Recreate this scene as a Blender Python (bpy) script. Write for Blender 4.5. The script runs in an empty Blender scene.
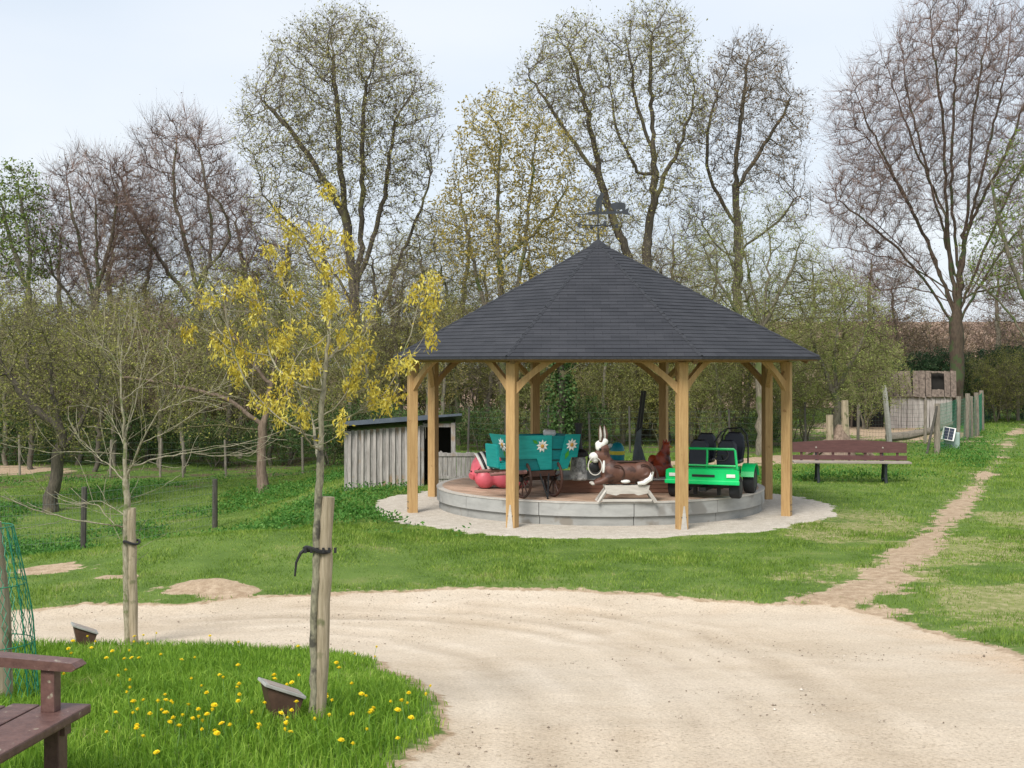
import bpy, bmesh, math, random
import numpy as np
from mathutils import Vector, Matrix, Euler

SC = bpy.context.scene
COL = SC.collection
PI = math.pi
R = math.radians
F = 1276.0; CX = 512.0; HY = 362.0; EYE = 2.4      # focal length in pixels, horizon row, eye height above the pavilion's ground
random.seed(7)

# ------------------------------------------------------------------ terrain
def sstep(a, b, t):
    t = np.clip((np.asarray(t, float)-a)/(b-a), 0, 1)
    return t*t*(3-2*t)

def vnoise(x, y, seed=0):
    x = np.asarray(x, float); y = np.asarray(y, float)
    xi = np.floor(x).astype(np.int64); yi = np.floor(y).astype(np.int64)
    fx = x-xi; fy = y-yi
    fx = fx*fx*(3-2*fx); fy = fy*fy*(3-2*fy)
    def h(a, b):
        n = (a*374761393 + b*668265263 + seed*1442695041) & 0x7fffffff
        n = ((n ^ (n >> 13))*1274126177) & 0x7fffffff
        n = n ^ (n >> 16)
        return (n & 0xffff)/65535.0
    return (h(xi, yi)*(1-fx)+h(xi+1, yi)*fx)*(1-fy)+(h(xi, yi+1)*(1-fx)+h(xi+1, yi+1)*fx)*fy

def fbm(x, y, s, seed=0, o=3):
    t = 0; a = 0.5; n = 0
    for k in range(o):
        t = t + a*vnoise(np.asarray(x)*s*2**k, np.asarray(y)*s*2**k, seed+k*17); n += a; a *= .5
    return t/n                                     # 0..1

def zg(x, y):
    x = np.asarray(x, float); y = np.asarray(y, float)
    b = np.interp(y, [0, 4, 6.5, 9, 11, 12.6, 13.4, 60, 75, 110, 160, 400], [.8, .72, .58, .26, .02, -.06, -.02, 0, 0, 0, 0, 0])
    b = b+np.interp(y, [60, 75, 110, 160, 400], [0, .5, 5.2, 7.5, 8])*sstep(8, 22, x-(y-60)*.1)
    b = b*sstep(-60, -10, y)+.8*(1-sstep(-60, -10, y))
    d = np.interp(y, [11, 13.2, 16, 18.5, 24, 30, 38, 46, 60], [0, -.08, -.06, -.55, -.92, -.58, -.5, -.1, 0])
    lx = 1-sstep(-6.2, -2.4, x)
    z = b+d*lx
    crest = np.exp(-((y-16.1)/1.3)**2)
    z = z+crest*(.28*np.exp(-((x+3.4)/2.2)**2)-.12*(1-sstep(-8, -5.2, x)))
    # level pad under the pavilion
    r = np.hypot(x-1.42, y-21.1)
    k = 1-sstep(3.9, 4.8, r)
    n = (fbm(x, y, .9, 3, 3)-.5)*np.interp(y, [12.6, 14], [.022, .075]) + (fbm(x, y, .25, 9, 2)-.5)*.10*sstep(20, 30, y)
    n = n*(.5+.5*sstep(9, 14, y))
    mx_, my_ = (212-CX)/F*13.55, 13.75
    z = z+.065*np.exp(-((x-mx_)/.42)**2-((y-my_)/.30)**2)*(.7+.6*fbm(x, y, 5, 44, 3))
    return z*(1-k)+n*(1-k)

def at(px, py, Y):
    return Vector(((px-CX)/F*Y, Y, EYE-(py-HY)/F*Y))

def ground_at(px, py):
    Y = np.arange(2.5, 130, .02)
    x = (px-CX)/F*Y; zr = EYE-(py-HY)/F*Y
    below = zr <= zg(x, Y)
    i = int(np.argmax(below)) if below.any() else len(Y)-1
    return Vector((x[i], Y[i], float(zg(x[i], Y[i]))))

def gz(x, y): return float(zg(x, y))

# ------------------------------------------------------------------ materials
def newmat(name):
    m = bpy.data.materials.new(name); m.use_nodes = True
    nt = m.node_tree; nt.nodes.clear()
    out = nt.nodes.new('ShaderNodeOutputMaterial'); b = nt.nodes.new('ShaderNodeBsdfPrincipled')
    nt.links.new(b.outputs[0], out.inputs[0])
    return m, nt, b

def nd(nt, t, **kw):
    n = nt.nodes.new(t)
    for k, v in kw.items():
        if k.startswith('i_'):
            n.inputs[k[2:]].default_value = v
        else: setattr(n, k, v)
    return n

def c4(c): return (c[0], c[1], c[2], 1)

def ramp(nt, fac, stops):
    r = nt.nodes.new('ShaderNodeValToRGB')
    el = r.color_ramp.elements
    while len(el) < len(stops): el.new(.5)
    for e, (p, c) in zip(el, stops): e.position = p; e.color = c4(c)
    nt.links.new(fac, r.inputs[0]); return r.outputs[0]

def pm(name, c1, c2, scale=4, stretch=(1, 1, 1), rough=.7, bump=.2, spots=None, spotscale=9, spotth=.62, spec=.4, metal=0, randobj=0, fine=0):
    """two-tone noisy paint, wood or metal; optional worn spots"""
    m, nt, b = newmat(name); L = nt.links.new
    tc = nd(nt, 'ShaderNodeTexCoord'); mp = nd(nt, 'ShaderNodeMapping'); mp.inputs['Scale'].default_value = stretch
    L(tc.outputs['Object'], mp.inputs[0])
    vec = mp.outputs[0]
    if randobj:
        oi = nd(nt, 'ShaderNodeObjectInfo'); ad = nd(nt, 'ShaderNodeVectorMath', operation='ADD'); mu = nd(nt, 'ShaderNodeMath', operation='MULTIPLY'); mu.inputs[1].default_value = 37
        L(oi.outputs['Random'], mu.inputs[0]); L(vec, ad.inputs[0]); L(mu.outputs[0], ad.inputs[1]); vec = ad.outputs[0]
    n = nd(nt, 'ShaderNodeTexNoise'); n.inputs['Scale'].default_value = scale; n.inputs['Detail'].default_value = 6; n.inputs['Roughness'].default_value = .65
    L(vec, n.inputs['Vector'])
    col = ramp(nt, n.outputs['Fac'], [(.32, c1), (.68, c2)])
    if spots:
        n2 = nd(nt, 'ShaderNodeTexNoise'); n2.inputs['Scale'].default_value = spotscale; n2.inputs['Detail'].default_value = 5
        L(tc.outputs['Object'], n2.inputs['Vector'])
        s = ramp(nt, n2.outputs['Fac'], [(spotth-.03, (0, 0, 0)), (spotth+.04, (1, 1, 1))])
        mx = nd(nt, 'ShaderNodeMix', data_type='RGBA'); L(s, mx.inputs[0]); L(col, mx.inputs[6]); mx.inputs[7].default_value = c4(spots); col = mx.outputs[2]
    L(col, b.inputs['Base Color'])
    b.inputs['Roughness'].default_value = rough; b.inputs['Specular IOR Level'].default_value = spec; b.inputs['Metallic'].default_value = metal
    if bump:
        bp = nd(nt, 'ShaderNodeBump'); bp.inputs['Strength'].default_value = bump; bp.inputs['Distance'].default_value = .01
        L(n.outputs['Fac'], bp.inputs['Height']); L(bp.outputs[0], b.inputs['Normal'])
    return m

def leafmat(name, c1, c2, c3=None, scale=1.2, trans=.35, c4_=None):
    """leaf, twig-tip and blade colour: clump noise in world space and a random value per object"""
    m, nt, b = newmat(name); L = nt.links.new
    g = nd(nt, 'ShaderNodeNewGeometry'); n = nd(nt, 'ShaderNodeTexNoise'); n.inputs['Scale'].default_value = scale; n.inputs['Detail'].default_value = 3
    L(g.outputs['Position'], n.inputs['Vector'])
    at_ = nd(nt, 'ShaderNodeAttribute', attribute_name='rnd')
    ad = nd(nt, 'ShaderNodeMath', operation='MULTIPLY_ADD'); L(at_.outputs['Fac'], ad.inputs[0]); ad.inputs[1].default_value = .55
    s2 = nd(nt, 'ShaderNodeMath', operation='SUBTRACT'); L(n.outputs['Fac'], s2.inputs[0]); s2.inputs[1].default_value = .275
    L(s2.outputs[0], ad.inputs[2])
    col = ramp(nt, ad.outputs[0], [(.25, c1), (.6, c2), (.85, c3 or c2)]+([(.95, c4_)] if c4_ else []))
    L(col, b.inputs['Base Color']); b.inputs['Roughness'].default_value = .6; b.inputs['Specular IOR Level'].default_value = .25
    if trans:
        t = nd(nt, 'ShaderNodeBsdfTranslucent'); L(col, t.inputs[0]); mx = nd(nt, 'ShaderNodeMixShader'); mx.inputs[0].default_value = trans
        out = [x for x in nt.nodes if x.type == 'OUTPUT_MATERIAL'][0]
        L(b.outputs[0], mx.inputs[1]); L(t.outputs[0], mx.inputs[2]); L(mx.outputs[0], out.inputs[0])
    return m

M = {}
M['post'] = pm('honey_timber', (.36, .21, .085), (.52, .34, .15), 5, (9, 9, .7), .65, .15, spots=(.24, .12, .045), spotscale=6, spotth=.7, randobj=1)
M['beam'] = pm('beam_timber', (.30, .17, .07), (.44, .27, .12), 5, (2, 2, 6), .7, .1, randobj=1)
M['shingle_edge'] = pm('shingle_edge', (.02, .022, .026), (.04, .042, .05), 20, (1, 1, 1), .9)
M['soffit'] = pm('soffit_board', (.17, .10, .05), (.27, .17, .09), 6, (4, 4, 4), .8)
M['darkmetal'] = pm('dark_iron', (.015, .02, .025), (.03, .036, .045), 12, (1, 1, 1), .55, .1, spec=.5)
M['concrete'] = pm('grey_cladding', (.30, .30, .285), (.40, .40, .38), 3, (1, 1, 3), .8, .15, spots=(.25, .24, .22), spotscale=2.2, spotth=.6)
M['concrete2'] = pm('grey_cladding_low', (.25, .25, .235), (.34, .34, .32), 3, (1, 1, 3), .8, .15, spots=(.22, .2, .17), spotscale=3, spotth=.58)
M['youngbark'] = pm('young_oak_bark', (.13, .12, .08), (.31, .29, .20), 9, (8, 8, 2.5), .8, .5, spots=(.07, .065, .05), spotscale=9, spotth=.56)
M['greyboard'] = pm('weathered_board', (.17, .155, .14), (.42, .40, .38), 5, (9, 9, .8), .85, .3, spots=(.30, .22, .15), spotscale=2.0, spotth=.6, randobj=1)
M['paleboard'] = pm('bleached_board', (.26, .23, .215), (.50, .46, .43), 4, (6, 6, .7), .85, .3)
M['brownboard'] = pm('brown_weathered_board', (.055, .04, .032), (.21, .165, .13), 3, (3.5, 3.5, .6), .85, .3, randobj=1)
M['stake'] = pm('stake_wood', (.20, .165, .10), (.42, .35, .25), 6, (12, 12, .8), .85, .5, spots=(.14, .14, .07), spotscale=7, spotth=.6, randobj=1)
M['fencepost'] = pm('dark_fence_post', (.045, .042, .036), (.10, .09, .075), 6, (8, 8, 1), .85, .3, randobj=1)
M['palepost'] = pm('pale_fence_post', (.13, .11, .085), (.30, .26, .21), 6, (8, 8, 1), .85, .3, randobj=1)
M['benchnear'] = pm('brown_stained_slats', (.085, .042, .036), (.16, .085, .07), 9, (3, 3, 3), .5, .35, spots=(.30, .27, .20), spotscale=26, spotth=.68, spec=.5)
M['bench'] = pm('plum_brown_boards', (.08, .034, .032), (.125, .056, .052), 5, (1, 1, 6), .5, .15, spec=.45)
M['seatpale'] = pm('worn_seat_slats', (.24, .2, .17), (.36, .31, .27), 6, (1, 4, 4), .6, .2)
M['iron'] = pm('black_iron', (.012, .016, .018), (.022, .03, .032), 8, (1, 1, 1), .5, .1)
M['teal'] = pm('teal_paint', (.0, .23, .22), (.01, .31, .29), 5, (1, 1, 6), .45, .1, spec=.5)
M['teald'] = pm('dark_teal_plank', (.0, .14, .15), (.004, .19, .20), 5, (1, 1, 9), .5, .1)
M['white'] = pm('white_paint', (.62, .61, .57), (.78, .77, .73), 8, (1, 1, 1), .5, .05)
M['cream'] = pm('cream_wood', (.40, .37, .33), (.55, .52, .47), 6, (1, 5, 5), .7, .15)
M['yellowc'] = pm('ochre_centre', (.40, .20, .04), (.55, .30, .05), 20, (1, 1, 1), .6)
M['greenleaf'] = pm('painted_leaf', (.03, .22, .02), (.06, .32, .03), 9, (1, 1, 1), .5)
M['wheelwood'] = pm('dark_brown_wheel', (.03, .012, .008), (.07, .03, .02), 8, (1, 1, 1), .6, .1)
M['pink'] = pm('pink_paint', (.60, .095, .13), (.70, .14, .18), 4, (1, 1, 1), .45, .05, spots=(.5, .09, .12), spotscale=3, spotth=.62, spec=.5)
M['shaft'] = pm('pinkish_brown_bar', (.20, .09, .08), (.3, .15, .13), 6, (5, 1, 1), .6)
M['black'] = pm('black_paint', (.008, .008, .009), (.018, .018, .02), 6, (1, 1, 1), .45, .05)
M['mottle'] = pm('mottled_grey', (.08, .08, .08), (.62, .62, .6), 14, (1, 1, 1), .7, .3)
M['donkey'] = pm('brown_donkey_paint', (.075, .032, .022), (.13, .058, .038), 5, (1, 1, 1), .55, .15, spec=.4, spots=(.05, .022, .016), spotscale=7, spotth=.58)
M['donkeyd'] = pm('dark_brown_donkey_paint', (.03, .014, .010), (.05, .024, .017), 5, (1, 1, 1), .4, .08)
M['hen'] = pm('rust_red_paint', (.24, .03, .012), (.38, .07, .025), 7, (1, 1, 1), .35, .15, spots=(.07, .018, .012), spotscale=5, spotth=.55)
M['jeep'] = pm('bright_green_paint', (.0, .50, .12), (.004, .60, .17), 3, (1, 1, 1), .35, .0, spec=.5)
M['tyre'] = pm('black_rubber', (.012, .013, .015), (.022, .024, .028), 14, (1, 1, 1), .75, .3)
M['navy'] = pm('dark_navy_plastic', (.008, .011, .02), (.014, .018, .032), 6, (1, 1, 1), .4, .05, spec=.5)
M['greywedge'] = pm('grey_bluish_wood', (.10, .12, .13), (.18, .21, .22), 4, (4, 4, 1), .7, .1)
M['hub'] = pm('red_brown_planks', (.20, .095, .06), (.30, .15, .095), 5, (1, 1, 7), .7, .15)
M['plaque'] = pm('grey_plate', (.25, .25, .23), (.42, .41, .38), 12, (1, 1, 1), .4, .1, spec=.6)
M['plaqueb'] = pm('brown_metal_box', (.05, .026, .017), (.10, .055, .035), 12, (1, 1, 1), .6, .2)
M['strap'] = pm('black_strap', (.012, .012, .013), (.02, .02, .021), 10, (1, 1, 1), .6, .2)
M['netgreen'] = pm('green_plastic_net', (.015, .15, .08), (.02, .22, .12), 10, (1, 1, 1), .5, 0)
M['wire'] = pm('fence_wire', (.03, .05, .04), (.07, .1, .085), 10, (1, 1, 1), .5, 0)
M['wiregrey'] = pm('galvanised_wire', (.12, .14, .13), (.22, .25, .23), 10, (1, 1, 1), .5, 0)
M['panel'] = pm('solar_cell', (.008, .014, .03), (.016, .028, .055), 10, (1, 1, 1), .55, 0, spec=.2)
M['energ'] = pm('pale_green_box', (.25, .34, .30), (.33, .42, .38), 6, (1, 1, 1), .5, .05)
M['barkdark'] = pm('grey_fissured_bark', (.05, .045, .035), (.20, .18, .14), 9, (9, 9, 2), .9, .8, spots=(.12, .15, .06), spotscale=5, spotth=.6)
M['bark'] = pm('grey_brown_bark', (.09, .078, .058), (.25, .22, .165), 5, (6, 6, 1.4), .9, .8, spots=(.10, .13, .045), spotscale=1.6, spotth=.55)
M['barkoak'] = pm('dark_oak_bark', (.045, .038, .03), (.13, .11, .08), 5, (6, 6, 1.4), .9, .8, spots=(.15, .14, .06), spotscale=1.1, spotth=.6)
M['barkred'] = pm('reddish_bark', (.10, .07, .05), (.27, .20, .15), 4, (6, 6, 1.2), .9, .8)
M['barkbeech'] = pm('mossy_beech_bark', (.045, .032, .024), (.11, .08, .055), 4, (4, 4, 1.4), .85, .5, spots=(.055, .08, .03), spotscale=2.6, spotth=.56)
M['barkyoung'] = pm('pale_young_bark', (.17, .15, .09), (.36, .33, .24), 9, (8, 8, 2.5), .8, .5, spots=(.13, .15, .06), spotscale=14, spotth=.58)
M['ivy'] = leafmat('ivy_leaf', (.025, .06, .016), (.06, .12, .03), (.11, .18, .045), 3, .15)
M['twig_purple'] = leafmat('purple_brown_twig', (.13, .085, .07), (.225, .15, .125), (.32, .225, .19), .5, 0)
M['twig_brown'] = leafmat('brown_twig', (.09, .072, .052), (.17, .135, .098), (.26, .21, .15), .5, 0)
M['twig_olive'] = leafmat('olive_twig', (.12, .11, .055), (.22, .20, .10), (.33, .295, .155), .5, 0)
M['bud'] = leafmat('opening_bud', (.22, .21, .07), (.36, .34, .12), (.46, .43, .18), .6, .3)
M['budbrown'] = leafmat('brown_bud', (.14, .085, .045), (.25, .17, .09), (.33, .25, .13), .6, .3)
M['yleaf'] = leafmat('golden_leaf', (.26, .20, .05), (.42, .33, .08), (.54, .45, .14), .8, .35)
M['gleaf'] = leafmat('fresh_green_leaf', (.08, .12, .02), (.17, .24, .04), (.30, .38, .08), .8, .35)
M['oliveleaf'] = leafmat('olive_spring_leaf', (.16, .17, .035), (.30, .305, .07), (.46, .44, .13), .7, .3)
M['willowleaf'] = leafmat('willow_leaf', (.16, .19, .05), (.29, .33, .09), (.42, .45, .16), .7, .35)
M['brownleaf'] = leafmat('bracken_brown', (.14, .09, .055), (.26, .18, .115), (.38, .28, .19), .5, .2)
M['holly'] = leafmat('dark_evergreen_leaf', (.018, .045, .018), (.045, .095, .036), (.10, .15, .06), 1.2, .15)
M['catkin'] = leafmat('yellow_catkin_leaf', (.40, .30, .035), (.62, .52, .07), (.78, .71, .22), 6, .35)
M['grassnear'] = leafmat('long_grass', (.10, .21, .018), (.19, .34, .03), (.32, .47, .07), 1.6, .4, (.5, .46, .2))
M['grassmid'] = leafmat('lawn_grass', (.10, .18, .022), (.20, .32, .042), (.36, .43, .10), 2.2, .35, (.42, .36, .18))
M['nettle'] = leafmat('nettle_green', (.045, .145, .02), (.085, .22, .034), (.15, .29, .06), 1.1, .3)
M['dandelion'] = pm('dandelion_yellow', (.80, .58, .01), (.9, .72, .02), 60, (1, 1, 1), .6, .1)
M['stem'] = pm('flower_stem', (.10, .2, .04), (.14, .26, .06), 20, (1, 1, 1), .6)
M['bird'] = pm('toy_teal', (.0, .18, .22), (.01, .25, .3), 6, (1, 1, 1), .4)
M['birdy'] = pm('toy_yellow', (.6, .5, .04), (.7, .6, .06), 6, (1, 1, 1), .4)
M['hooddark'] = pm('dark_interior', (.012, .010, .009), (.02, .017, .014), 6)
M['bluegreyroof'] = pm('blue_grey_roof_edge', (.05, .065, .085), (.08, .10, .125), 6, (1, 1, 1), .6)
M['stone'] = pm('tan_stone', (.35, .28, .2), (.5, .42, .32), 9, (1, 1, 1), .9, .6)

def shingle_mat():
    m, nt, b = newmat('slate_grey_shingle'); L = nt.links.new
    uv = nd(nt, 'ShaderNodeUVMap'); br = nd(nt, 'ShaderNodeTexBrick')
    br.inputs['Scale'].default_value = 1; br.inputs['Brick Width'].default_value = .25; br.inputs['Row Height'].default_value = .1218
    br.inputs['Mortar Size'].default_value = .004; br.inputs['Mortar Smooth'].default_value = .3; br.inputs['Bias'].default_value = 0
    br.inputs['Color1'].default_value = (.030, .032, .038, 1); br.inputs['Color2'].default_value = (.040, .042, .049, 1); br.inputs['Mortar'].default_value = (.020, .021, .026, 1)
    L(uv.outputs[0], br.inputs[0])
    n = nd(nt, 'ShaderNodeTexNoise'); n.inputs['Scale'].default_value = 160; L(uv.outputs[0], n.inputs[0])
    n2 = nd(nt, 'ShaderNodeTexNoise'); n2.inputs['Scale'].default_value = 1.4; n2.inputs['Detail'].default_value = 5; L(uv.outputs[0], n2.inputs[0])
    mx = nd(nt, 'ShaderNodeMix', data_type='RGBA', blend_type='MULTIPLY'); mx.inputs[0].default_value = 1
    a = ramp(nt, n2.outputs[0], [(.3, (.82, .82, .84)), (.7, (1.18, 1.16, 1.14))]); L(br.outputs[0], mx.inputs[6]); L(a, mx.inputs[7])
    mx2 = nd(nt, 'ShaderNodeMix', data_type='RGBA', blend_type='MULTIPLY'); mx2.inputs[0].default_value = 1
    a2 = ramp(nt, n.outputs[0], [(.3, (.6, .6, .6)), (.7, (1.4, 1.4, 1.4))]); L(mx.outputs[2], mx2.inputs[6]); L(a2, mx2.inputs[7])
    L(mx2.outputs[2], b.inputs['Base Color']); b.inputs['Roughness'].default_value = .85; b.inputs['Specular IOR Level'].default_value = .3
    bp = nd(nt, 'ShaderNodeBump'); bp.inputs['Strength'].default_value = .4; bp.inputs['Distance'].default_value = .004; L(n.outputs[0], bp.inputs['Height']); L(bp.outputs[0], b.inputs['Normal'])
    return m
M['shingle'] = shingle_mat()

def deck_mat():
    m, nt, b = newmat('deck_blocks'); L = nt.links.new
    tc = nd(nt, 'ShaderNodeTexCoord'); br = nd(nt, 'ShaderNodeTexBrick'); br.offset = .5
    br.inputs['Scale'].default_value = 1; br.inputs['Brick Width'].default_value = .9; br.inputs['Row Height'].default_value = .14; br.inputs['Mortar Size'].default_value = .006
    br.inputs['Color1'].default_value = (.40, .26, .18, 1); br.inputs['Color2'].default_value = (.52, .37, .27, 1); br.inputs['Mortar'].default_value = (.12, .08, .06, 1)
    mp = nd(nt, 'ShaderNodeMapping'); mp.inputs['Rotation'].default_value = (0, 0, .9); L(tc.outputs['Object'], mp.inputs[0]); L(mp.outputs[0], br.inputs[0])
    n = nd(nt, 'ShaderNodeTexNoise'); n.inputs['Scale'].default_value = 3; n.inputs['Detail'].default_value = 6; L(tc.outputs['Object'], n.inputs[0])
    mx = nd(nt, 'ShaderNodeMix', data_type='RGBA', blend_type='MULTIPLY'); mx.inputs[0].default_value = 1
    a = ramp(nt, n.outputs[0], [(.3, (.75, .75, .75)), (.7, (1.2, 1.2, 1.2))]); L(br.outputs[0], mx.inputs[6]); L(a, mx.inputs[7]); L(mx.outputs[2], b.inputs['Base Color'])
    b.inputs['Roughness'].default_value = .75
    return m
M['deck'] = deck_mat()

# ------------------------------------------------------------------ tagging and mesh builders
def tag(o, label=None, cat=None, group=None, kind=None):
    if label: o['label'] = label
    if cat: o['category'] = cat
    if group: o['group'] = group
    if kind: o['kind'] = kind
    return o

def thing(name, label, cat, loc=(0, 0, 0), rz=0, group=None):
    o = bpy.data.objects.new(name, None); COL.objects.link(o); o.empty_display_size = .2
    o.location = loc; o.rotation_euler = (0, 0, rz)
    return tag(o, label, cat, group)

def copy_tree(o, parent=None):
    c = o.copy(); COL.objects.link(c)
    if parent: c.parent = parent
    for ch in list(o.children): copy_tree(ch, c)
    return c

class MB:
    def __init__(s): s.v = []; s.f = []; s.m = []; s.uv = {}
    def add(s, vs, fs, mi=0, T=None):
        b = len(s.v)
        for p in vs:
            p = Vector(p)
            if T is not None: p = T @ p
            s.v.append(p)
        for f in fs: s.f.append([b+i for i in f]); s.m.append(mi)
        return s
    def box(s, c, d, mi=0, T=None, bev=0, jit=0):
        x, y, z = d[0]/2, d[1]/2, d[2]/2
        if bev:
            bm = bmesh.new(); bmesh.ops.create_cube(bm, size=1)
            for v in bm.verts: v.co = Vector((v.co.x*d[0], v.co.y*d[1], v.co.z*d[2]))
            bmesh.ops.bevel(bm, geom=bm.edges[:], offset=bev, segments=2, affect='EDGES', profile=.6)
            bm.verts.index_update()
            vs = [v.co+Vector(c) for v in bm.verts]; fs = [[v.index for v in f.verts] for f in bm.faces]; bm.free()
            return s.add(vs, fs, mi, T)
        vs = [(c[0]+i*x, c[1]+j*y, c[2]+k*z) for i in (-1, 1) for j in (-1, 1) for k in (-1, 1)]
        if jit: vs = [tuple(a+random.uniform(-jit, jit) for a in p) for p in vs]
        return s.add(vs, [(0, 1, 3, 2), (4, 6, 7, 5), (0, 4, 5, 1), (2, 3, 7, 6), (0, 2, 6, 4), (1, 5, 7, 3)], mi, T)
    def prism(s, pts, t, mi=0, T=None, axis='y', off=0):
        """2-D outline (x,z) extruded by t along y"""
        n = len(pts)
        vs = [(p[0], off-t/2, p[1]) for p in pts]+[(p[0], off+t/2, p[1]) for p in pts]
        fs = [list(range(n)), list(range(2*n-1, n-1, -1))]+[(i, i+n, (i+1) % n+n, (i+1) % n) for i in range(n)]
        return s.add(vs, fs, mi, T)
    def tube(s, pts, rad, n=8, mi=0, T=None, caps=True, closed=False):
        pts = [Vector(p) for p in pts]; N = len(pts)
        if not hasattr(rad, '__len__'): rad = [rad]*N
        vs = []; ref = None
        for i, p in enumerate(pts):
            if closed: d = pts[(i+1) % N]-pts[i-1]
            else: d = pts[min(i+1, N-1)]-pts[max(i-1, 0)]
            d.normalize()
            if ref is None: ref = Vector((1, 0, 0)) if abs(d.x) < .8 else Vector((0, 1, 0))
            u = (ref-d*ref.dot(d)).normalized(); w = d.cross(u); ref = u
            for k in range(n):
                a = 2*PI*k/n; vs.append(p+(u*math.cos(a)+w*math.sin(a))*rad[i])
        fs = []
        for i in range(N if closed else N-1):
            j = (i+1) % N
            for k in range(n): fs.append((i*n+k, i*n+(k+1) % n, j*n+(k+1) % n, j*n+k))
        if caps and not closed: fs.append(list(range(n))[::-1]); fs.append([(N-1)*n+k for k in range(n)])
        return s.add(vs, fs, mi, T)
    def lathe(s, prof, n=24, mi=0, T=None):
        vs = []; fs = []
        for r, z in prof:
            for k in range(n): a = 2*PI*k/n; vs.append((r*math.cos(a), r*math.sin(a), z))
        for i in range(len(prof)-1):
            for k in range(n): fs.append((i*n+k, i*n+(k+1) % n, (i+1)*n+(k+1) % n, (i+1)*n+k))
        fs.append(list(range(n))[::-1]); fs.append([(len(prof)-1)*n+k for k in range(n)])
        return s.add(vs, fs, mi, T)
    def ell(s, c, r, mi=0, T=None, rot=None, nu=16, nv=10):
        vs = []; fs = []
        Rm = Euler(rot).to_matrix() if rot else None
        for i in range(1, nv):
            th = PI*i/nv
            for k in range(nu):
                a = 2*PI*k/nu; p = Vector((r[0]*math.sin(th)*math.cos(a), r[1]*math.sin(th)*math.sin(a), r[2]*math.cos(th)))
                vs.append((Rm @ p if Rm else p)+Vector(c))
        top = Vector((0, 0, r[2])); bot = -top
        vs.append((Rm @ top if Rm else top)+Vector(c)); vs.append((Rm @ bot if Rm else bot)+Vector(c))
        for i in range(nv-2):
            for k in range(nu): fs.append((i*nu+k, (i+1)*nu+k, (i+1)*nu+(k+1) % nu, i*nu+(k+1) % nu))
        t = (nv-1)*nu
        for k in range(nu): fs.append((t, k, (k+1) % nu)); fs.append((t+1, (nv-2)*nu+(k+1) % nu, (nv-2)*nu+k))
        return s.add(vs, fs, mi, T)
    def build(s, name, mats, parent=None, smooth=False):
        me = bpy.data.meshes.new(name); me.from_pydata([tuple(v) for v in s.v], [], s.f)
        if not isinstance(mats, (list, tuple)): mats = [mats]
        for m in mats: me.materials.append(M[m] if isinstance(m, str) else m)
        me.polygons.foreach_set('material_index', s.m)
        if smooth: me.polygons.foreach_set('use_smooth', [True]*len(s.f))
        me.update()
        bm = bmesh.new(); bm.from_mesh(me); bmesh.ops.recalc_face_normals(bm, faces=bm.faces); bm.to_mesh(me); bm.free()
        if smooth: 
            try: me.set_sharp_from_angle(angle=R(40))
            except Exception: pass
        o = bpy.data.objects.new(name, me); COL.objects.link(o)
        if parent: o.parent = parent
        return o

def blob(name, ells, mat, parent, voxel=.018, tubes=(), it=4):
    """overlapping ellipsoids (and tubes) fused into one continuous skin"""
    mb = MB()
    for e in ells: mb.ell(e[0], e[1], rot=e[2] if len(e) > 2 else None)
    for p, r in tubes: mb.tube(p, r, 10)
    o = mb.build(name, mat, parent, True)
    md = o.modifiers.new('Fuse', 'REMESH'); md.mode = 'VOXEL'; md.voxel_size = voxel; md.use_smooth_shade = True
    sm = o.modifiers.new('Soft', 'SMOOTH'); sm.factor = .6; sm.iterations = it
    return o

def npmesh(name, V, faces, mats, mi=None, smooth=False, rnd=None, parent=None, link=True):
    """faces: list of int arrays (n,3) or (n,4)"""
    me = bpy.data.meshes.new(name)
    faces = [np.asarray(f, np.int64) for f in faces if len(f)]
    me.vertices.add(len(V)); me.vertices.foreach_set('co', np.asarray(V, np.float32).ravel())
    nl = sum(f.size for f in faces); nf = sum(len(f) for f in faces)
    me.loops.add(nl); me.loops.foreach_set('vertex_index', np.concatenate([f.ravel() for f in faces]).astype(np.int32))
    me.polygons.add(nf)
    tot = np.concatenate([np.full(len(f), f.shape[1]) for f in faces])
    st = np.concatenate([[0], np.cumsum(tot)[:-1]])
    me.polygons.foreach_set('loop_start', st.astype(np.int32)); me.polygons.foreach_set('loop_total', tot.astype(np.int32))
    for m in (mats if isinstance(mats, (list, tuple)) else [mats]): me.materials.append(M[m] if isinstance(m, str) else m)
    if mi is not None: me.polygons.foreach_set('material_index', np.asarray(mi, np.int32))
    if smooth: me.polygons.foreach_set('use_smooth', np.ones(nf, bool))
    me.update(calc_edges=True)
    if rnd is not None:
        a = me.attributes.new('rnd', 'FLOAT', 'POINT'); a.data.foreach_set('value', np.asarray(rnd, np.float32))
    if not link: return me
    o = bpy.data.objects.new(name, me); COL.objects.link(o)
    if parent: o.parent = parent
    return o

# ------------------------------------------------------------------ camera, light, sky
cam = bpy.data.objects.new('camera', bpy.data.cameras.new('camera')); COL.objects.link(cam); SC.camera = cam
cam.location = (0, 0, EYE); cam.rotation_euler = (PI/2, 0, 0)
cam.data.sensor_width = 36; cam.data.lens = F/1024*36; cam.data.shift_y = -(384-HY)/1024; cam.data.clip_end = 2000; cam.data.clip_start = .05

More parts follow.
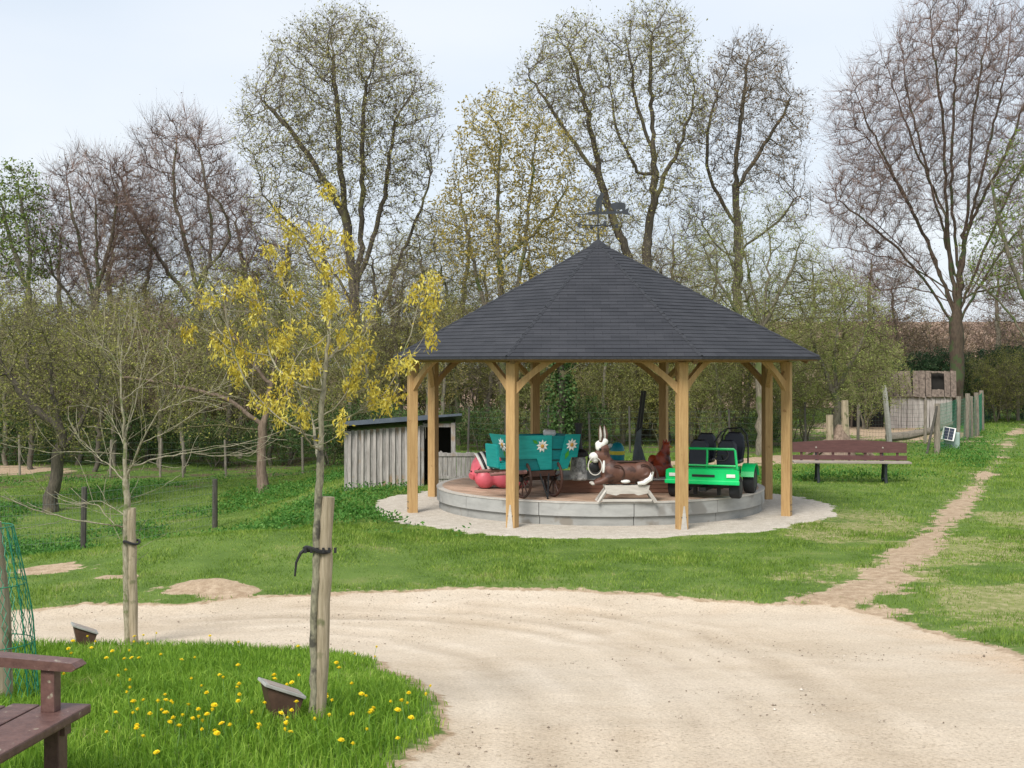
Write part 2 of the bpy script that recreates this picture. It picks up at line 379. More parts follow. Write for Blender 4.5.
SUN_EL, SUN_AZ = 48, 205           # soft sun from the front left of the view, high
sl = bpy.data.lights.new('sun', 'SUN'); sl.energy = 2.4; sl.angle = R(22); sl.color = (1, .96, .9)
so = bpy.data.objects.new('sun', sl); COL.objects.link(so)
sd = Vector((math.cos(R(SUN_EL))*math.sin(R(SUN_AZ)), math.cos(R(SUN_EL))*math.cos(R(SUN_AZ)), math.sin(R(SUN_EL))))
so.rotation_euler = sd.to_track_quat('Z', 'Y').to_euler()
w = bpy.data.worlds.new('World'); SC.world = w; w.use_nodes = True
nt = w.node_tree; nt.nodes.clear(); L = nt.links.new
wo = nt.nodes.new('ShaderNodeOutputWorld'); bg = nt.nodes.new('ShaderNodeBackground'); bg.inputs[1].default_value = .1; L(bg.outputs[0], wo.inputs[0])
sky = nt.nodes.new('ShaderNodeTexSky'); sky.sky_type = 'NISHITA'; sky.sun_disc = False; sky.sun_elevation = R(SUN_EL); sky.sun_rotation = R(SUN_AZ); sky.dust_density = 2
tc = nt.nodes.new('ShaderNodeTexCoord'); mp = nt.nodes.new('ShaderNodeMapping'); mp.inputs['Scale'].default_value = (1, 1, 2.6); L(tc.outputs['Generated'], mp.inputs[0])
n = nt.nodes.new('ShaderNodeTexNoise'); n.inputs['Scale'].default_value = 2.2; n.inputs['Detail'].default_value = 5; n.inputs['Roughness'].default_value = .45; L(mp.outputs[0], n.inputs[0])
cl = ramp(nt, n.outputs[0], [(.3, (4.3, 4.9, 5.6)), (.5, (5.1, 5.5, 6.0)), (.7, (5.8, 6.0, 6.2))])
mx = nt.nodes.new('ShaderNodeMix'); mx.data_type = 'RGBA'; mx.inputs[0].default_value = .86; L(sky.outputs[0], mx.inputs[6]); L(cl, mx.inputs[7]); L(mx.outputs[2], bg.inputs[0])
vs = SC.view_settings; vs.view_transform = 'Standard'; vs.look = 'None'; vs.gamma = 1; vs.exposure = 0.78; vs.use_curve_mapping = False
SC.cycles.max_bounces = 5; SC.cycles.diffuse_bounces = 2; SC.cycles.transparent_max_bounces = 6; SC.cycles.caustics_reflective = False; SC.cycles.caustics_refractive = False

# ------------------------------------------------------------------ ground masks
def g2(px, py):
    p = ground_at(px, py); return (p.x, p.y)

far_edge = [(-60, 618), (25, 611), (80, 606), (120, 603), (165, 604), (205, 603), (240, 599), (300, 596), (365, 592), (430, 590), (540, 589), (640, 593), (700, 599), (790, 603), (850, 607), (905, 621), (960, 638), (1024, 656), (1180, 692)]
near_edge = [(1500, 1000), (1500, 1400), (430, 1400), (425, 850), (428, 800), (432, 768), (440, 745), (447, 722), (450, 706), (432, 690), (400, 668), (372, 656), (330, 648), (250, 645), (180, 643), (90, 643), (25, 645), (-60, 652)]
PATH = [g2(*p) for p in far_edge]+[g2(min(p[0], 1400), p[1]) for p in near_edge]
PATH = [g2(*p) for p in far_edge]+[(9.5, 7.5), (9.5, -3), (-.55, -3), (-.5, 2.0)]+[g2(*p) for p in near_edge[4:]]

def poly_sd(x, y, poly):
    """signed distance to a polygon, positive inside"""
    P = np.array(poly); Q = np.roll(P, -1, 0)
    d = np.full(x.shape, 1e9); ins = np.zeros(x.shape, bool)
    for (ax, ay), (bx, by) in zip(P, Q):
        ex, ey = bx-ax, by-ay; l2 = ex*ex+ey*ey+1e-12
        t = np.clip(((x-ax)*ex+(y-ay)*ey)/l2, 0, 1)
        d = np.minimum(d, np.hypot(x-ax-t*ex, y-ay-t*ey))
        c = ((ay > y) != (by > y)) & (x < (bx-ax)*(y-ay)/(by-ay+1e-12)+ax)
        ins ^= c
    return np.where(ins, d, -d)

def line_d(x, y, pts):
    d = np.full(x.shape, 1e9)
    for (ax, ay), (bx, by) in zip(pts[:-1], pts[1:]):
        ex, ey = bx-ax, by-ay; l2 = ex*ex+ey*ey+1e-12
        t = np.clip(((x-ax)*ex+(y-ay)*ey)/l2, 0, 1)
        d = np.minimum(d, np.hypot(x-ax-t*ex, y-ay-t*ey))
    return d

WORN = [g2(*p) for p in [(838, 606), (862, 592), (893, 566), (925, 543), (952, 515), (968, 497), (978, 484), (996, 462), (1008, 446), (1016, 432), (1030, 422)]]
BARE = [(g2(212, 588), .62, .36), (g2(60, 568), .60, .34), (g2(120, 577), .3, .12), (g2(20, 470), 2.2, 1.2), ((6.6, 31.5), 2.4, 1.6), ((3.6, 30.5), 2.0, 1.2)]

def masks(x, y):
    x = np.asarray(x, float); y = np.asarray(y, float)
    wob = (fbm(x, y, 1.6, 5, 4)-.5); wobf = fbm(x, y, 7, 15, 3)-.5
    p = poly_sd(x, y, PATH)+wob*.38
    path = np.clip(.5+p/.30, 0, 1)
    dirt = np.clip(1.1-line_d(x, y, WORN)/np.interp(y, [12, 13.5, 16, 30, 60], [.85, .6, .38, .30, .36])+wob*1.1+wobf*1.2, 0, 1)
    dirt = dirt*(1-.45*sstep(22, 27, y)*sstep(.42, .56, fbm(x, y, .35, 201, 3))*(x > 6))
    for (c, rx, ry) in BARE:
        dirt = np.maximum(dirt, np.clip((1-np.hypot((x-c[0])/rx, (y-c[1])/ry))*2+wob*3.4+wobf*1.6, 0, 1))
    # thin sandy verge beside the path
    dirt = np.maximum(dirt, np.clip(1+p/.22, 0, 1)*.8)
    # trodden ground far right behind the bench, yard by the hut and the litter under the wood
    dirt = np.maximum(dirt, np.clip(2.0-np.hypot((x-13.0)/4.0, (y-45)/9.0)*2+wob*2, 0, 1)*(x < 15.5)*.75)
    wood = sstep(30, 34, y+wob*4+3.5*sstep(-1.5, .5, x)*(1-sstep(7, 9, x))+2.5*np.exp(-((x+11)/4.)**2)-6*sstep(4, 9, x)*(1-sstep(10, 12, x)))*(1-sstep(8.5, 13, x+wob*2))
    pat = sstep(.40, .58, fbm(x, y, .75, 66, 4)+.10*wobf)
    dry = (.25+.75*pat)*sstep(2.2, 4.6, x+(wob)*3)*(1-sstep(17.5, 22, y-(x-4)*.6))*sstep(10, 11, y)*.9
    dry = np.maximum(dry, sstep(9, 12, x-(y-17)*.28+wob*2)*(1-sstep(28, 40, y))*.75)
    dry = np.maximum(dry, .35*(1-sstep(0, 1.2, -p))*(y > 10))
    r = np.hypot(x-1.42, y-21.1)+wob*.45+wobf*.35
    ang = np.arctan2(y-21.1, x-1.42)
    apron = np.clip(.5+(3.78+.12*np.sin(3*ang+1)-r)/.14, 0, 1)
    return path, dirt, dry, wood, apron

# ------------------------------------------------------------------ ground
def axis(segs):
    out = []
    for a, b, s in segs: out += list(np.arange(a, b, s))
    return np.array(out+[segs[-1][1]])
gx = axis([(-220, -60, 8), (-60, -24, 2), (-24, -9, .5), (-9, -5, .12), (-5, 7, .06), (7, 12, .12), (12, 30, .5), (30, 70, 2), (70, 220.1, 8)])
gy = axis([(-60, -8, 4), (-8, 3, .5), (3, 4, .1), (4, 25.5, .06), (25.5, 30, .12), (30, 50, .35), (50, 110, 1.5), (110, 400.1, 12)])
GX, GY = np.meshgrid(gx, gy); X = GX.ravel(); Y = GY.ravel()
pa, di, dr, wo_, ap = masks(X, Y)
Z = zg(X, Y)
Z = Z-pa*.03+pa*(fbm(X, Y, 3, 40, 3)-.5)*.02+ap*.03
nx_, ny_ = len(gx), len(gy)
ii = (np.arange(ny_-1)[:, None]*nx_+np.arange(nx_-1)[None, :]).ravel()
Q = np.stack([ii, ii+1, ii+nx_+1, ii+nx_], 1)
fm = lambda a: a[Q].mean(1)
fpath = fm(pa) > .5; fap = (fm(ap) > .5) & ~fpath

def ground_mat():
    m, nt, b = newmat('soil_grass_gravel'); L = nt.links.new
    g = nd(nt, 'ShaderNodeNewGeometry'); pos = g.outputs['Position']
    def noise(s, d=5, r=.6, stretch=None):
        n = nd(nt, 'ShaderNodeTexNoise'); n.inputs['Scale'].default_value = s; n.inputs['Detail'].default_value = d; n.inputs['Roughness'].default_value = r
        if stretch:
            mp = nd(nt, 'ShaderNodeMapping'); mp.inputs['Scale'].default_value = stretch; L(pos, mp.inputs[0]); L(mp.outputs[0], n.inputs[0])
        else: L(pos, n.inputs[0])
        return n.outputs[0]
    def attr(nm): return nd(nt, 'ShaderNodeAttribute', attribute_name=nm).outputs['Fac']
    def mix(f, a, bb):
        x = nd(nt, 'ShaderNodeMix', data_type='RGBA'); L(f, x.inputs[0]); L(a, x.inputs[6]); L(bb, x.inputs[7]); return x.outputs[2]
    def edge(a, k, noi, lo=.45, hi=.55):
        """mask + k*(noise-.5), then a soft threshold"""
        s = nd(nt, 'ShaderNodeMath', operation='SUBTRACT'); L(noi, s.inputs[0]); s.inputs[1].default_value = .5
        q = nd(nt, 'ShaderNodeMath', operation='MULTIPLY_ADD'); L(s.outputs[0], q.inputs[0]); q.inputs[1].default_value = k; L(a, q.inputs[2])
        r = nd(nt, 'ShaderNodeMapRange', interpolation_type='SMOOTHSTEP'); L(q.outputs[0], r.inputs[0]); r.inputs[1].default_value = lo; r.inputs[2].default_value = hi
        return r.outputs[0]
    n1 = noise(1.1); n2 = noise(9); n3 = noise(55, 3); n4 = noise(.35)
    grass = ramp(nt, n1, [(.3, (.075, .13, .025)), (.55, (.12, .185, .04)), (.75, (.20, .22, .08))])
    dryc = ramp(nt, n2, [(.3, (.16, .19, .055)), (.5, (.25, .25, .10)), (.7, (.38, .33, .19))])
    dirtc = ramp(nt, n2, [(.3, (.31, .22, .14)), (.7, (.50, .385, .27))])
    litter = ramp(nt, n2, [(.3, (.07, .065, .03)), (.5, (.12, .105, .055)), (.72, (.20, .16, .10))])
    littg = ramp(nt, n2, [(.3, (.06, .11, .02)), (.7, (.12, .19, .04))])
    pathc = ramp(nt, n4, [(.35, (.52, .425, .315)), (.6, (.60, .51, .40))])
    pathw = ramp(nt, noise(1.5, 6, .7, (1, 1, 1)), [(.35, (.93, .915, .90)), (.52, (1, 1, 1)), (.65, (1.03, 1.03, 1.035))])
    peb = ramp(nt, n3, [(.28, (.60, .575, .55)), (.45, (.96, .955, .95)), (.55, (1, 1, 1)), (.74, (1.2, 1.2, 1.2))])
    def mul(a, bb):
        x = nd(nt, 'ShaderNodeMix', data_type='RGBA', blend_type='MULTIPLY'); x.inputs[0].default_value = 1; L(a, x.inputs[6]); L(bb, x.inputs[7]); return x.outputs[2]
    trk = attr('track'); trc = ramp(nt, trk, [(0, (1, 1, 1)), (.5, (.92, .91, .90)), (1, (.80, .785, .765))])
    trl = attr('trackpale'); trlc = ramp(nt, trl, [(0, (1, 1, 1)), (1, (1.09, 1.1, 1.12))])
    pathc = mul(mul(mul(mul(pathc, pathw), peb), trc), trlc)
    # warm sandy tone towards the right-hand side of the track
    sand = mul(ramp(nt, n2, [(.3, (.50, .37, .25)), (.7, (.60, .47, .34))]), peb)
    pathc = mix(edge(attr('sandy'), 1.1, n1, .3, .9), pathc, sand)
    apr = mul(ramp(nt, n2, [(.3, (.46, .41, .34)), (.7, (.60, .55, .48))]), ramp(nt, n3, [(.3, (.72, .7, .68)), (.7, (1.15, 1.15, 1.15))]))
    col = mix(edge(attr('dry'), 1.2, n2, .3, .75), grass, dryc)
    lit = mix(edge(n4, 1.6, n1, .32, .52), litter, littg)
    col = mix(edge(attr('wood'), .8, n1, .35, .65), col, lit)
    col = mix(edge(attr('dirt'), 1.0, n2, .40, .62), col, mul(dirtc, peb))
    col = mix(edge(attr('path'), .55, n2, .42, .58), col, pathc)
    col = mix(edge(attr('apron'), .4, n3, .42, .58), col, apr)
    hill = ramp(nt, noise(.9, 6, .7), [(.3, (.17, .10, .075)), (.5, (.27, .18, .13)), (.7, (.36, .27, .19))])
    col = mix(edge(attr('hill'), .6, n4, .4, .6), col, hill)
    L(col, b.inputs['Base Color']); b.inputs['Roughness'].default_value = .95; b.inputs['Specular IOR Level'].default_value = .15
    n5 = noise(120, 4); n6 = noise(14, 5)
    s = nd(nt, 'ShaderNodeMath', operation='MULTIPLY_ADD'); L(n6, s.inputs[0]); s.inputs[1].default_value = 1.6; L(n5, s.inputs[2])
    bp = nd(nt, 'ShaderNodeBump'); bp.inputs['Strength'].default_value = .8; bp.inputs['Distance'].default_value = .012; L(s.outputs[0], bp.inputs['Height']); L(bp.outputs[0], b.inputs['Normal'])
    return m
M['ground'] = ground_mat()

# wheel tracks curving across the gravel
TR = [[(180, 618), (300, 613), (430, 616), (526, 626), (615, 643), (674, 683), (708, 730), (718, 768), (722, 850)], [(180, 632), (300, 626), (400, 634), (479, 655), (525, 690), (546, 730), (550, 768), (548, 850)],
      [(480, 602), (600, 611), (700, 629), (768, 656), (833, 698), (885, 735), (925, 768), (990, 830)], [(300, 603), (480, 610), (590, 626), (660, 650), (725, 690), (765, 735), (785, 768), (815, 850)]]
TR = [[g2(*p) for p in t] for t in TR]
wv = (fbm(X, Y, 2.2, 77, 3)-.5)
near = (Y < 16) & (np.abs(X) < 12)
trk = np.zeros(len(X)); trp = np.zeros(len(X))
xs, ys = X[near], Y[near]
for k, t in enumerate(TR):
    d = line_d(xs, ys, t)+(fbm(xs, ys, .9, 120+k, 2)-.5)*.10
    m_ = np.clip(1.1-np.abs(d)/.10+wv[near]*1.5, 0, 1)*(.25+.7*fbm(xs, ys, .8, 30+k, 2)); trk[near] = np.maximum(trk[near], m_)
    m_ = np.clip(1-np.abs(d-.24)/.10+wv[near]*1.4, 0, 1); trp[near] = np.maximum(trp[near], m_)
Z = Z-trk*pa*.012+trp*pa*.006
sandy = sstep(1.6, 4.6, X-(Y-6)*.1)+.35*sstep(11.5, 13, Y)
hill = sstep(58, 70, Y)
for nm, sel, off in (('ground', ~(fpath | fap), 0), ('path', fpath, 0), ('gravel_apron', fap, 0)):
    q = Q[sel]; u, inv = np.unique(q.ravel(), return_inverse=True)
    V = np.stack([X[u], Y[u], Z[u]], 1)
    o = npmesh(nm, V, [inv.reshape(-1, 4)], ['ground'], smooth=True)
    for an, arr in (('path', pa), ('dirt', di), ('dry', dr), ('wood', wo_), ('apron', ap), ('track', trk), ('trackpale', trp), ('sandy', sandy), ('hill', hill)):
        a = o.data.attributes.new(an, 'FLOAT', 'POINT'); a.data.foreach_set('value', arr[u].astype(np.float32))
    tag(o, kind='structure')

# ------------------------------------------------------------------ grass
rg = np.random.default_rng(3)
def blades(name, x, y, h, wd, mat, lean=.35, seg=2, zoff=0):
    n = len(x); z = zg(x, y)+zoff
    a = rg.uniform(0, 2*PI, n); la = rg.uniform(0, 2*PI, n); le = np.abs(rg.normal(0, lean, n))*h
    dx, dy = np.cos(a)*wd/2, np.sin(a)*wd/2; lx, ly = np.cos(la)*le, np.sin(la)*le
    base = np.stack([x, y, z-.01], 1)
    if seg == 1:
        V = np.empty((n, 3, 3)); V[:, 0] = base+np.stack([-dx, -dy, 0*dx], 1); V[:, 1] = base+np.stack([dx, dy, 0*dx], 1); V[:, 2] = base+np.stack([lx, ly, h], 1)
        fc = [np.arange(n*3).reshape(n, 3)]; k = 3
    else:
        V = np.empty((n, 5, 3)); V[:, 0] = base+np.stack([-dx, -dy, 0*dx], 1); V[:, 1] = base+np.stack([dx, dy, 0*dx], 1)
        mid = base+np.stack([lx*.32, ly*.32, h*.6], 1)
        V[:, 2] = mid+np.stack([dx, dy, 0*dx], 1)*.8; V[:, 3] = mid-np.stack([dx, dy, 0*dx], 1)*.8
        V[:, 4] = base+np.stack([lx*1.1, ly*1.1, h*(.98-.25*np.minimum(le/h, 1))], 1)
        i = np.arange(n)*5; fc = [np.stack([i, i+1, i+2, i+3], 1), np.stack([i+3, i+2, i+4], 1)]; k = 5
    rnd = np.repeat(rg.random(n), k)
    return npmesh(name, V.reshape(-1, 3), fc, [mat], rnd=rnd, smooth=False)

def scatter(x0, x1, y0, y1, dens, fn):
    n = int((x1-x0)*(y1-y0)*dens); x = rg.uniform(x0, x1, n); y = rg.uniform(y0, y1, n)
    vis = np.abs(x) < y*.42+2.0
    x, y = x[vis], y[vis]
    keep = rg.random(len(x)) < fn(x, y)
    return x[keep], y[keep]

def lawn_prob(x, y):
    p, d, dr_, w_, a_ = masks(x, y)
    g = np.where(p+(rg.random(len(x))-.5)*.5 < .35, 1., 0.)*(a_ < .4)
    return g*(1-np.clip(d*1.3, 0, 1))*(1-.62*dr_*(fbm(x, y, 3.5, 61, 3) < .56))*(1-.45*np.clip(w_, 0, 1))

x, y = scatter(-5.2, .3, 3.6, 12.0, 4200, lambda x, y: lawn_prob(x, y)*(y < 11.6)*np.interp(y, [3.6, 8, 11], [1, .8, .5]))
hh = (.055+.085*fbm(x, y, 1.3, 21, 3)**1.3)*rg.uniform(.6, 1.3, len(x))*np.interp(y, [4, 9, 11], [1, .9, .8])
pd = poly_sd(x, y, PATH); hh *= np.interp(-pd, [0, .35], [.45, 1])
tag(blades('long_grass', x, y, hh, rg.uniform(.004, .0085, len(x)), 'grassnear', .5), kind='stuff')
x, y = scatter(-12, 12, 10.2, 19, 2100, lambda x, y: lawn_prob(x, y)*~((x < .6) & (y < 12.0)))
hh = (.016+.085*fbm(x, y, 1.4, 22, 4)**2.2)*rg.uniform(.5, 1.4, len(x))
x2, y2 = scatter(-13, 20, 19, 33, 560, lawn_prob)
h2 = (.025+.06*fbm(x2, y2, .8, 23, 3)**2)*rg.uniform(.5, 1.4, len(x2))
x3, y3 = scatter(-16, 30, 33, 60, 60, lawn_prob)
h3 = (.05+.08*fbm(x3, y3, .5, 24, 3)**2)*rg.uniform(.5, 1.4, len(x3))
xx = np.concatenate([x, x2, x3]); yy = np.concatenate([y, y2, y3])
tag(blades('lawn_grass', xx, yy, np.concatenate([hh, h2, h3]), np.interp(yy, [12, 20, 40, 60], [.010, .016, .03, .05])*rg.uniform(.6, 1.3, len(xx)), 'grassmid', .6, 1), kind='stuff')
# nettles and docks in the low field on the left, round the shed, round the apron and along the right-hand fence
def nett(x, y):
    p, d, dr_, w_, a_ = masks(x, y)
    cl_ = np.clip((fbm(x, y, .55, 71, 3)-.44)*9, 0, 1)
    left = sstep(16.8, 18.5, y)*(1-sstep(-1.5, -.3, x))*(1-sstep(31, 33, y))
    rr = np.hypot(x-1.42, y-21.1)
    ring = np.exp(-((rr-4.25)/.22)**2)*(fbm(x, y, 1.4, 72, 2) > .50)*.7
    benchz = np.exp(-((x-6.0)/2.2)**2-((y-26.8)/.8)**2)
    fen = np.exp(-((x-12.0-(y-34)*.33)/1.0)**2)*(y > 29)*(y < 48)
    return np.clip(left*cl_+ring*0+benchz*.8+fen*.7*(fbm(x, y, .9, 73, 2) > .4), 0, 1)*(1-d)*(a_ < .3)*(p < .2)
x, y = scatter(-13, 17, 16.5, 47, 700, lambda x, y: nett(x, y)*np.interp(y, [17, 30, 47], [1, .7, .3]))
hh = np.interp(fbm(x, y, .9, 75, 3), [.3, .7], [.06, .26])*rg.uniform(.4, 1.1, len(x))
n = len(x); z = zg(x, y)+hh*rg.uniform(.3, 1, n)
k_ = ~((np.abs(x+2.2) < 1.3) & (np.abs(y-24.3) < .7)); x, y, z = x[k_], y[k_], z[k_]; n = len(x)
c = np.stack([x, y, z], 1)
def leafquads(c, ln, wd, rng, droop=None):
    n = len(c); d = rng.normal(size=(n, 3))
    if droop is not None: d = d*(1-droop)+np.array([0, 0, -1.])*droop*1.6
    d /= np.linalg.norm(d, axis=1)[:, None]
    s = np.cross(d, rng.normal(size=(n, 3))); s /= np.linalg.norm(s, axis=1)[:, None]+1e-9
    ln = np.broadcast_to(ln, n)[:, None]; wd = np.broadcast_to(wd, n)[:, None]
    V = np.empty((n, 4, 3)); V[:, 0] = c; V[:, 1] = c+d*ln*.5+s*wd*.5; V[:, 2] = c+d*ln; V[:, 3] = c+d*ln*.5-s*wd*.5
    return V.reshape(-1, 3), np.arange(n*4).reshape(n, 4), np.repeat(rng.random(n), 4)
V, fq, rn = leafquads(c, rg.uniform(.035, .08, n), rg.uniform(.02, .04, n), rg)
tag(npmesh('ground_cover', V, [fq], ['nettle'], rnd=rn), kind='stuff')

# small stones lying on the gravel
n = 24000; x = rg.uniform(-6.5, 8, n); y = rg.uniform(3.6, 13.6, n); k_ = (poly_sd(x, y, PATH) > -.1) & (np.abs(x) < y*.42+.4) & (fbm(x, y, .7, 140, 3) > .42+.2*rg.random(n)); x, y = x[k_], y[k_]; n = len(x)
sz = .0028+.006*rg.random(n)**4+.007*(rg.random(n) < .02); oc = np.array([(1, 0, 0), (0, 1, 0), (-1, 0, 0), (0, -1, 0), (0, 0, .7), (0, 0, -.7)])
V = np.stack([x, y, zg(x, y)-.028+sz*.3], 1)[:, None]+oc[None]*sz[:, None, None]*rg.uniform(.6, 1.4, (n, 6, 1))
of = np.array([(0, 1, 4), (1, 2, 4), (2, 3, 4), (3, 0, 4), (1, 0, 5), (2, 1, 5), (3, 2, 5), (0, 3, 5)])
M['pebble'] = leafmat('pebble', (.20, .16, .12), (.42, .35, .27), (.62, .56, .48), 3, 0)
tag(npmesh('small_stones', V.reshape(-1, 3), [(np.arange(n)[:, None, None]*6+of[None]).reshape(-1, 3)], ['pebble'], rnd=np.repeat(rg.random(n), 6), smooth=True), kind='stuff')
# dandelions, each its own flower
def make_dandelion(k):
    mb = MB(); h = .1
    mb.tube([(0, 0, 0), (.004, .002, h*.6), (.002, 0, h)], .0022, 5, 1)
    rr = random.Random(k)
    for ring, (r0, up) in enumerate(((.021, .003), (.016, .008), (.009, .012))):
        for i in range(14-ring*3):
            a = 2*PI*i/(14-ring*3)+ring*.3; ca, sa = math.cos(a), math.sin(a)
            wv_ = .0042
            mb.add([(0, 0, h-.002), (ca*r0*.6-sa*wv_, sa*r0*.6+ca*wv_, h+up*.7), (ca*r0, sa*r0, h+up*rr.uniform(.7, 1.2)), (ca*r0*.6+sa*wv_, sa*r0*.6-ca*wv_, h+up*.7)], [(0, 1, 2, 3)], 0)
    mb.ell((0, 0, h+.001), (.009, .009, .006), 0, nu=8, nv=5)
    return mb.build('dandelion', ['dandelion', 'stem'])
dn = make_dandelion(1); placed = 0; rd = random.Random(11)
spots = [(150, 741), (165, 741), (248, 745), (283, 725), (293, 716), (318, 716), (395, 741), (207, 745), (228, 747), (235, 710), (237, 713), (198, 672), (178, 671), (134, 667), (92, 650), (98, 656), (142, 645), (210, 652), (270, 700)]
i = 0
while placed < 130 and i < 4000:
    i += 1
    if placed < len(spots): px, py = spots[placed]
    else:
        py = 648+(rd.random()**.9)*120; px = rd.uniform(60, 440)
    p = ground_at(px, py)
    if poly_sd(np.array([p.x]), np.array([p.y]), PATH)[0] > -.12: 
        if placed < len(spots): spots[placed] = (px-15, py+3)
        continue
    if placed >= len(spots) and fbm(p.x, p.y, 1.2, 90, 2) < .36+.12*rd.random(): continue
    if px < 110 and py > 690: continue
    o = dn if placed == 0 else dn.copy()
    if placed: COL.objects.link(o)
    o.location = (p.x, p.y, p.z+rd.uniform(-.02, .03)); s = rd.uniform(.45, .9); o.scale = (s, s, rd.uniform(.85, 1.25))
    o.rotation_euler = (rd.uniform(-.35, .35), rd.uniform(-.35, .35), rd.uniform(0, 6))
    tag(o, 'yellow dandelion flower in the long green grass left of the path', 'dandelion', 'dandelions in the long grass')
    placed += 1

# ------------------------------------------------------------------ pavilion
PX, PY = 1.423, 21.1
TH = R(-4.25)
pav = thing('pavilion', 'open octagonal timber pavilion with dark shingle roof and weather vane', 'pavilion', (PX, PY, 0), TH)
PR = 3.15; BZ0, BZ1 = 2.392, 2.55
def ang(k): return R(-22.5+45*k)
def pp(k, r=PR): return Vector((r*math.sin(ang(k)), -r*math.cos(ang(k)), 0))
def frame(origin, xdir):
    xd = Vector(xdir).normalized(); zd = Vector((0, 0, 1)); yd = zd.cross(xd)
    m = Matrix((xd, yd, zd)).transposed().to_4x4(); m.translation = origin; return m
for k in range(8):
    p = pp(k); T = frame(p, (math.cos(ang(k)), math.sin(ang(k)), 0))
    mb = MB(); mb.box((0, 0, 1.19), (.142, .142, 2.42), bev=.008, T=T)
    post = mb.build('post', 'post', pav)
    if k in (0, 1):       # pale bare splinter wedge cut out of the foot
        sx = -1 if k == 0 else 1
        mb = MB(); mb.prism([(-.05*1, .02), (.05, .02), (.012, .36), (-.008, .36)], .006, T=T, off=-.0755)
        mb.build('foot_wedge', 'cream', post)
    mb = MB()
    for s_ in (-1, 1):
        for zz in (.10, .2): mb.tube([(s_*.03, -.070, zz), (s_*.03, -.076, zz)], .010, 8, T=T)
    mb.build('bolt', 'darkmetal', post)
for k in range(8):
    a, b = pp(k), pp(k+1); mid = (a+b)/2; ln = (b-a).length; T = frame(mid, b-a)
    mb = MB(); mb.box((0, 0, (BZ0+BZ1)/2), (ln+.04, .085, BZ1-BZ0-.004*(k % 2)), T=T, bev=.006); mb.build('ring_beam', 'beam', pav)
    for (o_, s_) in ((a, 1), (b, -1)):
        T = frame(o_, (b-a)*s_)
        n_ = 11; low = []; up = []
        for i in range(n_):
            t = i/(n_-1)*PI/2
            cx_, cz_ = .055+.44*(1-math.cos(t)), 1.90+.46*math.sin(t)       # lower, hollow edge
            nx_b, nz_b = -math.cos(t)*.46, math.sin(t)*.44
            l_ = math.hypot(nx_b, nz_b); k_ = .115
            tx, tz = .46*math.sin(t), .44*math.cos(t)
            q_ = i/(n_-1); sg_ = .035*math.sin(PI*q_)
            low.append((.05+.55*q_-sg_*.65, 1.93+.475*q_+sg_*.75))
            u0 = (.05+.38*q_, 2.10+.305*q_)
            up.append(u0)
        vs = []; fs = []
        for (lx_, lz_), (ux, uz) in zip(low, up):
            for yy in (-.035, .035): vs += [(lx_, yy, lz_), (ux, yy, uz)]
        for i in range(n_-1):
            q = 4*i
            fs += [(q, q+4, q+5, q+1), (q+2, q+3, q+7, q+6), (q, q+2, q+6, q+4), (q+1, q+5, q+7, q+3)]
        fs += [(0, 1, 3, 2), (4*n_-4, 4*n_-2, 4*n_-1, 4*n_-3)]
        mb = MB(); mb.add(vs, fs, 0, T); mb.build('brace', 'post', pav)
# brackets: short brace pointing inwards plus hip rafters
AP = Vector((0, 0, 4.37)); EO = Vector((.10, 0, 0)); ER = 3.55; EZ = 2.475
def ep(k): return Vector((ER*math.sin(ang(k)), -ER*math.cos(ang(k)), EZ))+EO
for k in range(8):
    e = ep(k); d = (AP-e); Lh = d.length; u = d.normalized(); s_ = u.cross(Vector((0, 0, 1))).normalized(); w_ = s_.cross(u)
    T = Matrix((u, s_, w_)).transposed().to_4x4(); T.translation = e
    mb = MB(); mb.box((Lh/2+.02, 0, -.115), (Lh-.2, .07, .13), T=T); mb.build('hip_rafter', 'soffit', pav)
# roof: boarded underside + overlapping shingle courses
rv = []; rf = []; uvs = []
NC = 34
for k in range(8):
    a, b = ep(k), ep(k+1); mid = (a+b)/2; ln = (b-a).length; sl_ = (AP-mid).length
    nrm = (b-a).cross(AP-a).normalized()
    if nrm.z < 0: nrm = -nrm
    for c_ in range(NC):
        t0 = c_/NC; t1 = min(1, (c_+1.12)/NC)
        p0, p1 = a.lerp(AP, t0), b.lerp(AP, t0); p2, p3 = b.lerp(AP, t1), a.lerp(AP, t1)
        lift = nrm*.009; base = len(rv)
        jit = nrm*random.uniform(-.0015, .0015)
        rv += [p0+lift+jit, p1+lift+jit, p2+nrm*.001, p3+nrm*.001, p0-nrm*.001, p1-nrm*.001]
        rf += [(base, base+1, base+2, base+3), (base+4, base+5, base+1, base)]
        w0 = ln*(1-t0)/2; w1 = ln*(1-t1)/2; v0 = sl_*t0; v1 = sl_*t1; off = (k*.37+c_*.0)
        uvs += [(-w0+off, v0), (w0+off, v0), (w1+off, v1), (-w1+off, v1), (-w0+off, v0), (w0+off, v0), (w0+off, v0+.01), (-w0+off, v0+.01)]
me = bpy.data.meshes.new('roof'); me.from_pydata([tuple(v) for v in rv], [], rf); uvl = me.uv_layers.new(name='UVMap')
uvl.data.foreach_set('uv', [c for p in uvs for c in p]); me.materials.append(M['shingle']); me.update()
roof = bpy.data.objects.new('roof', me); COL.objects.link(roof); roof.parent = pav
mb = MB()
for k in range(8):
    a, b = ep(k), ep(k+1); dn_ = Vector((0, 0, -.006))
    i0 = [a*.995+Vector((0, 0, .01))+dn_, b*.995+Vector((0, 0, .01))+dn_, AP+Vector((0, 0, -.01))]
    i1 = [a*.99+Vector((0, 0, -.03)), b*.99+Vector((0, 0, -.03)), AP+Vector((0, 0, -.06))]
    mb.add(i0+i1, [(0, 1, 2), (5, 4, 3), (0, 3, 4, 1)])
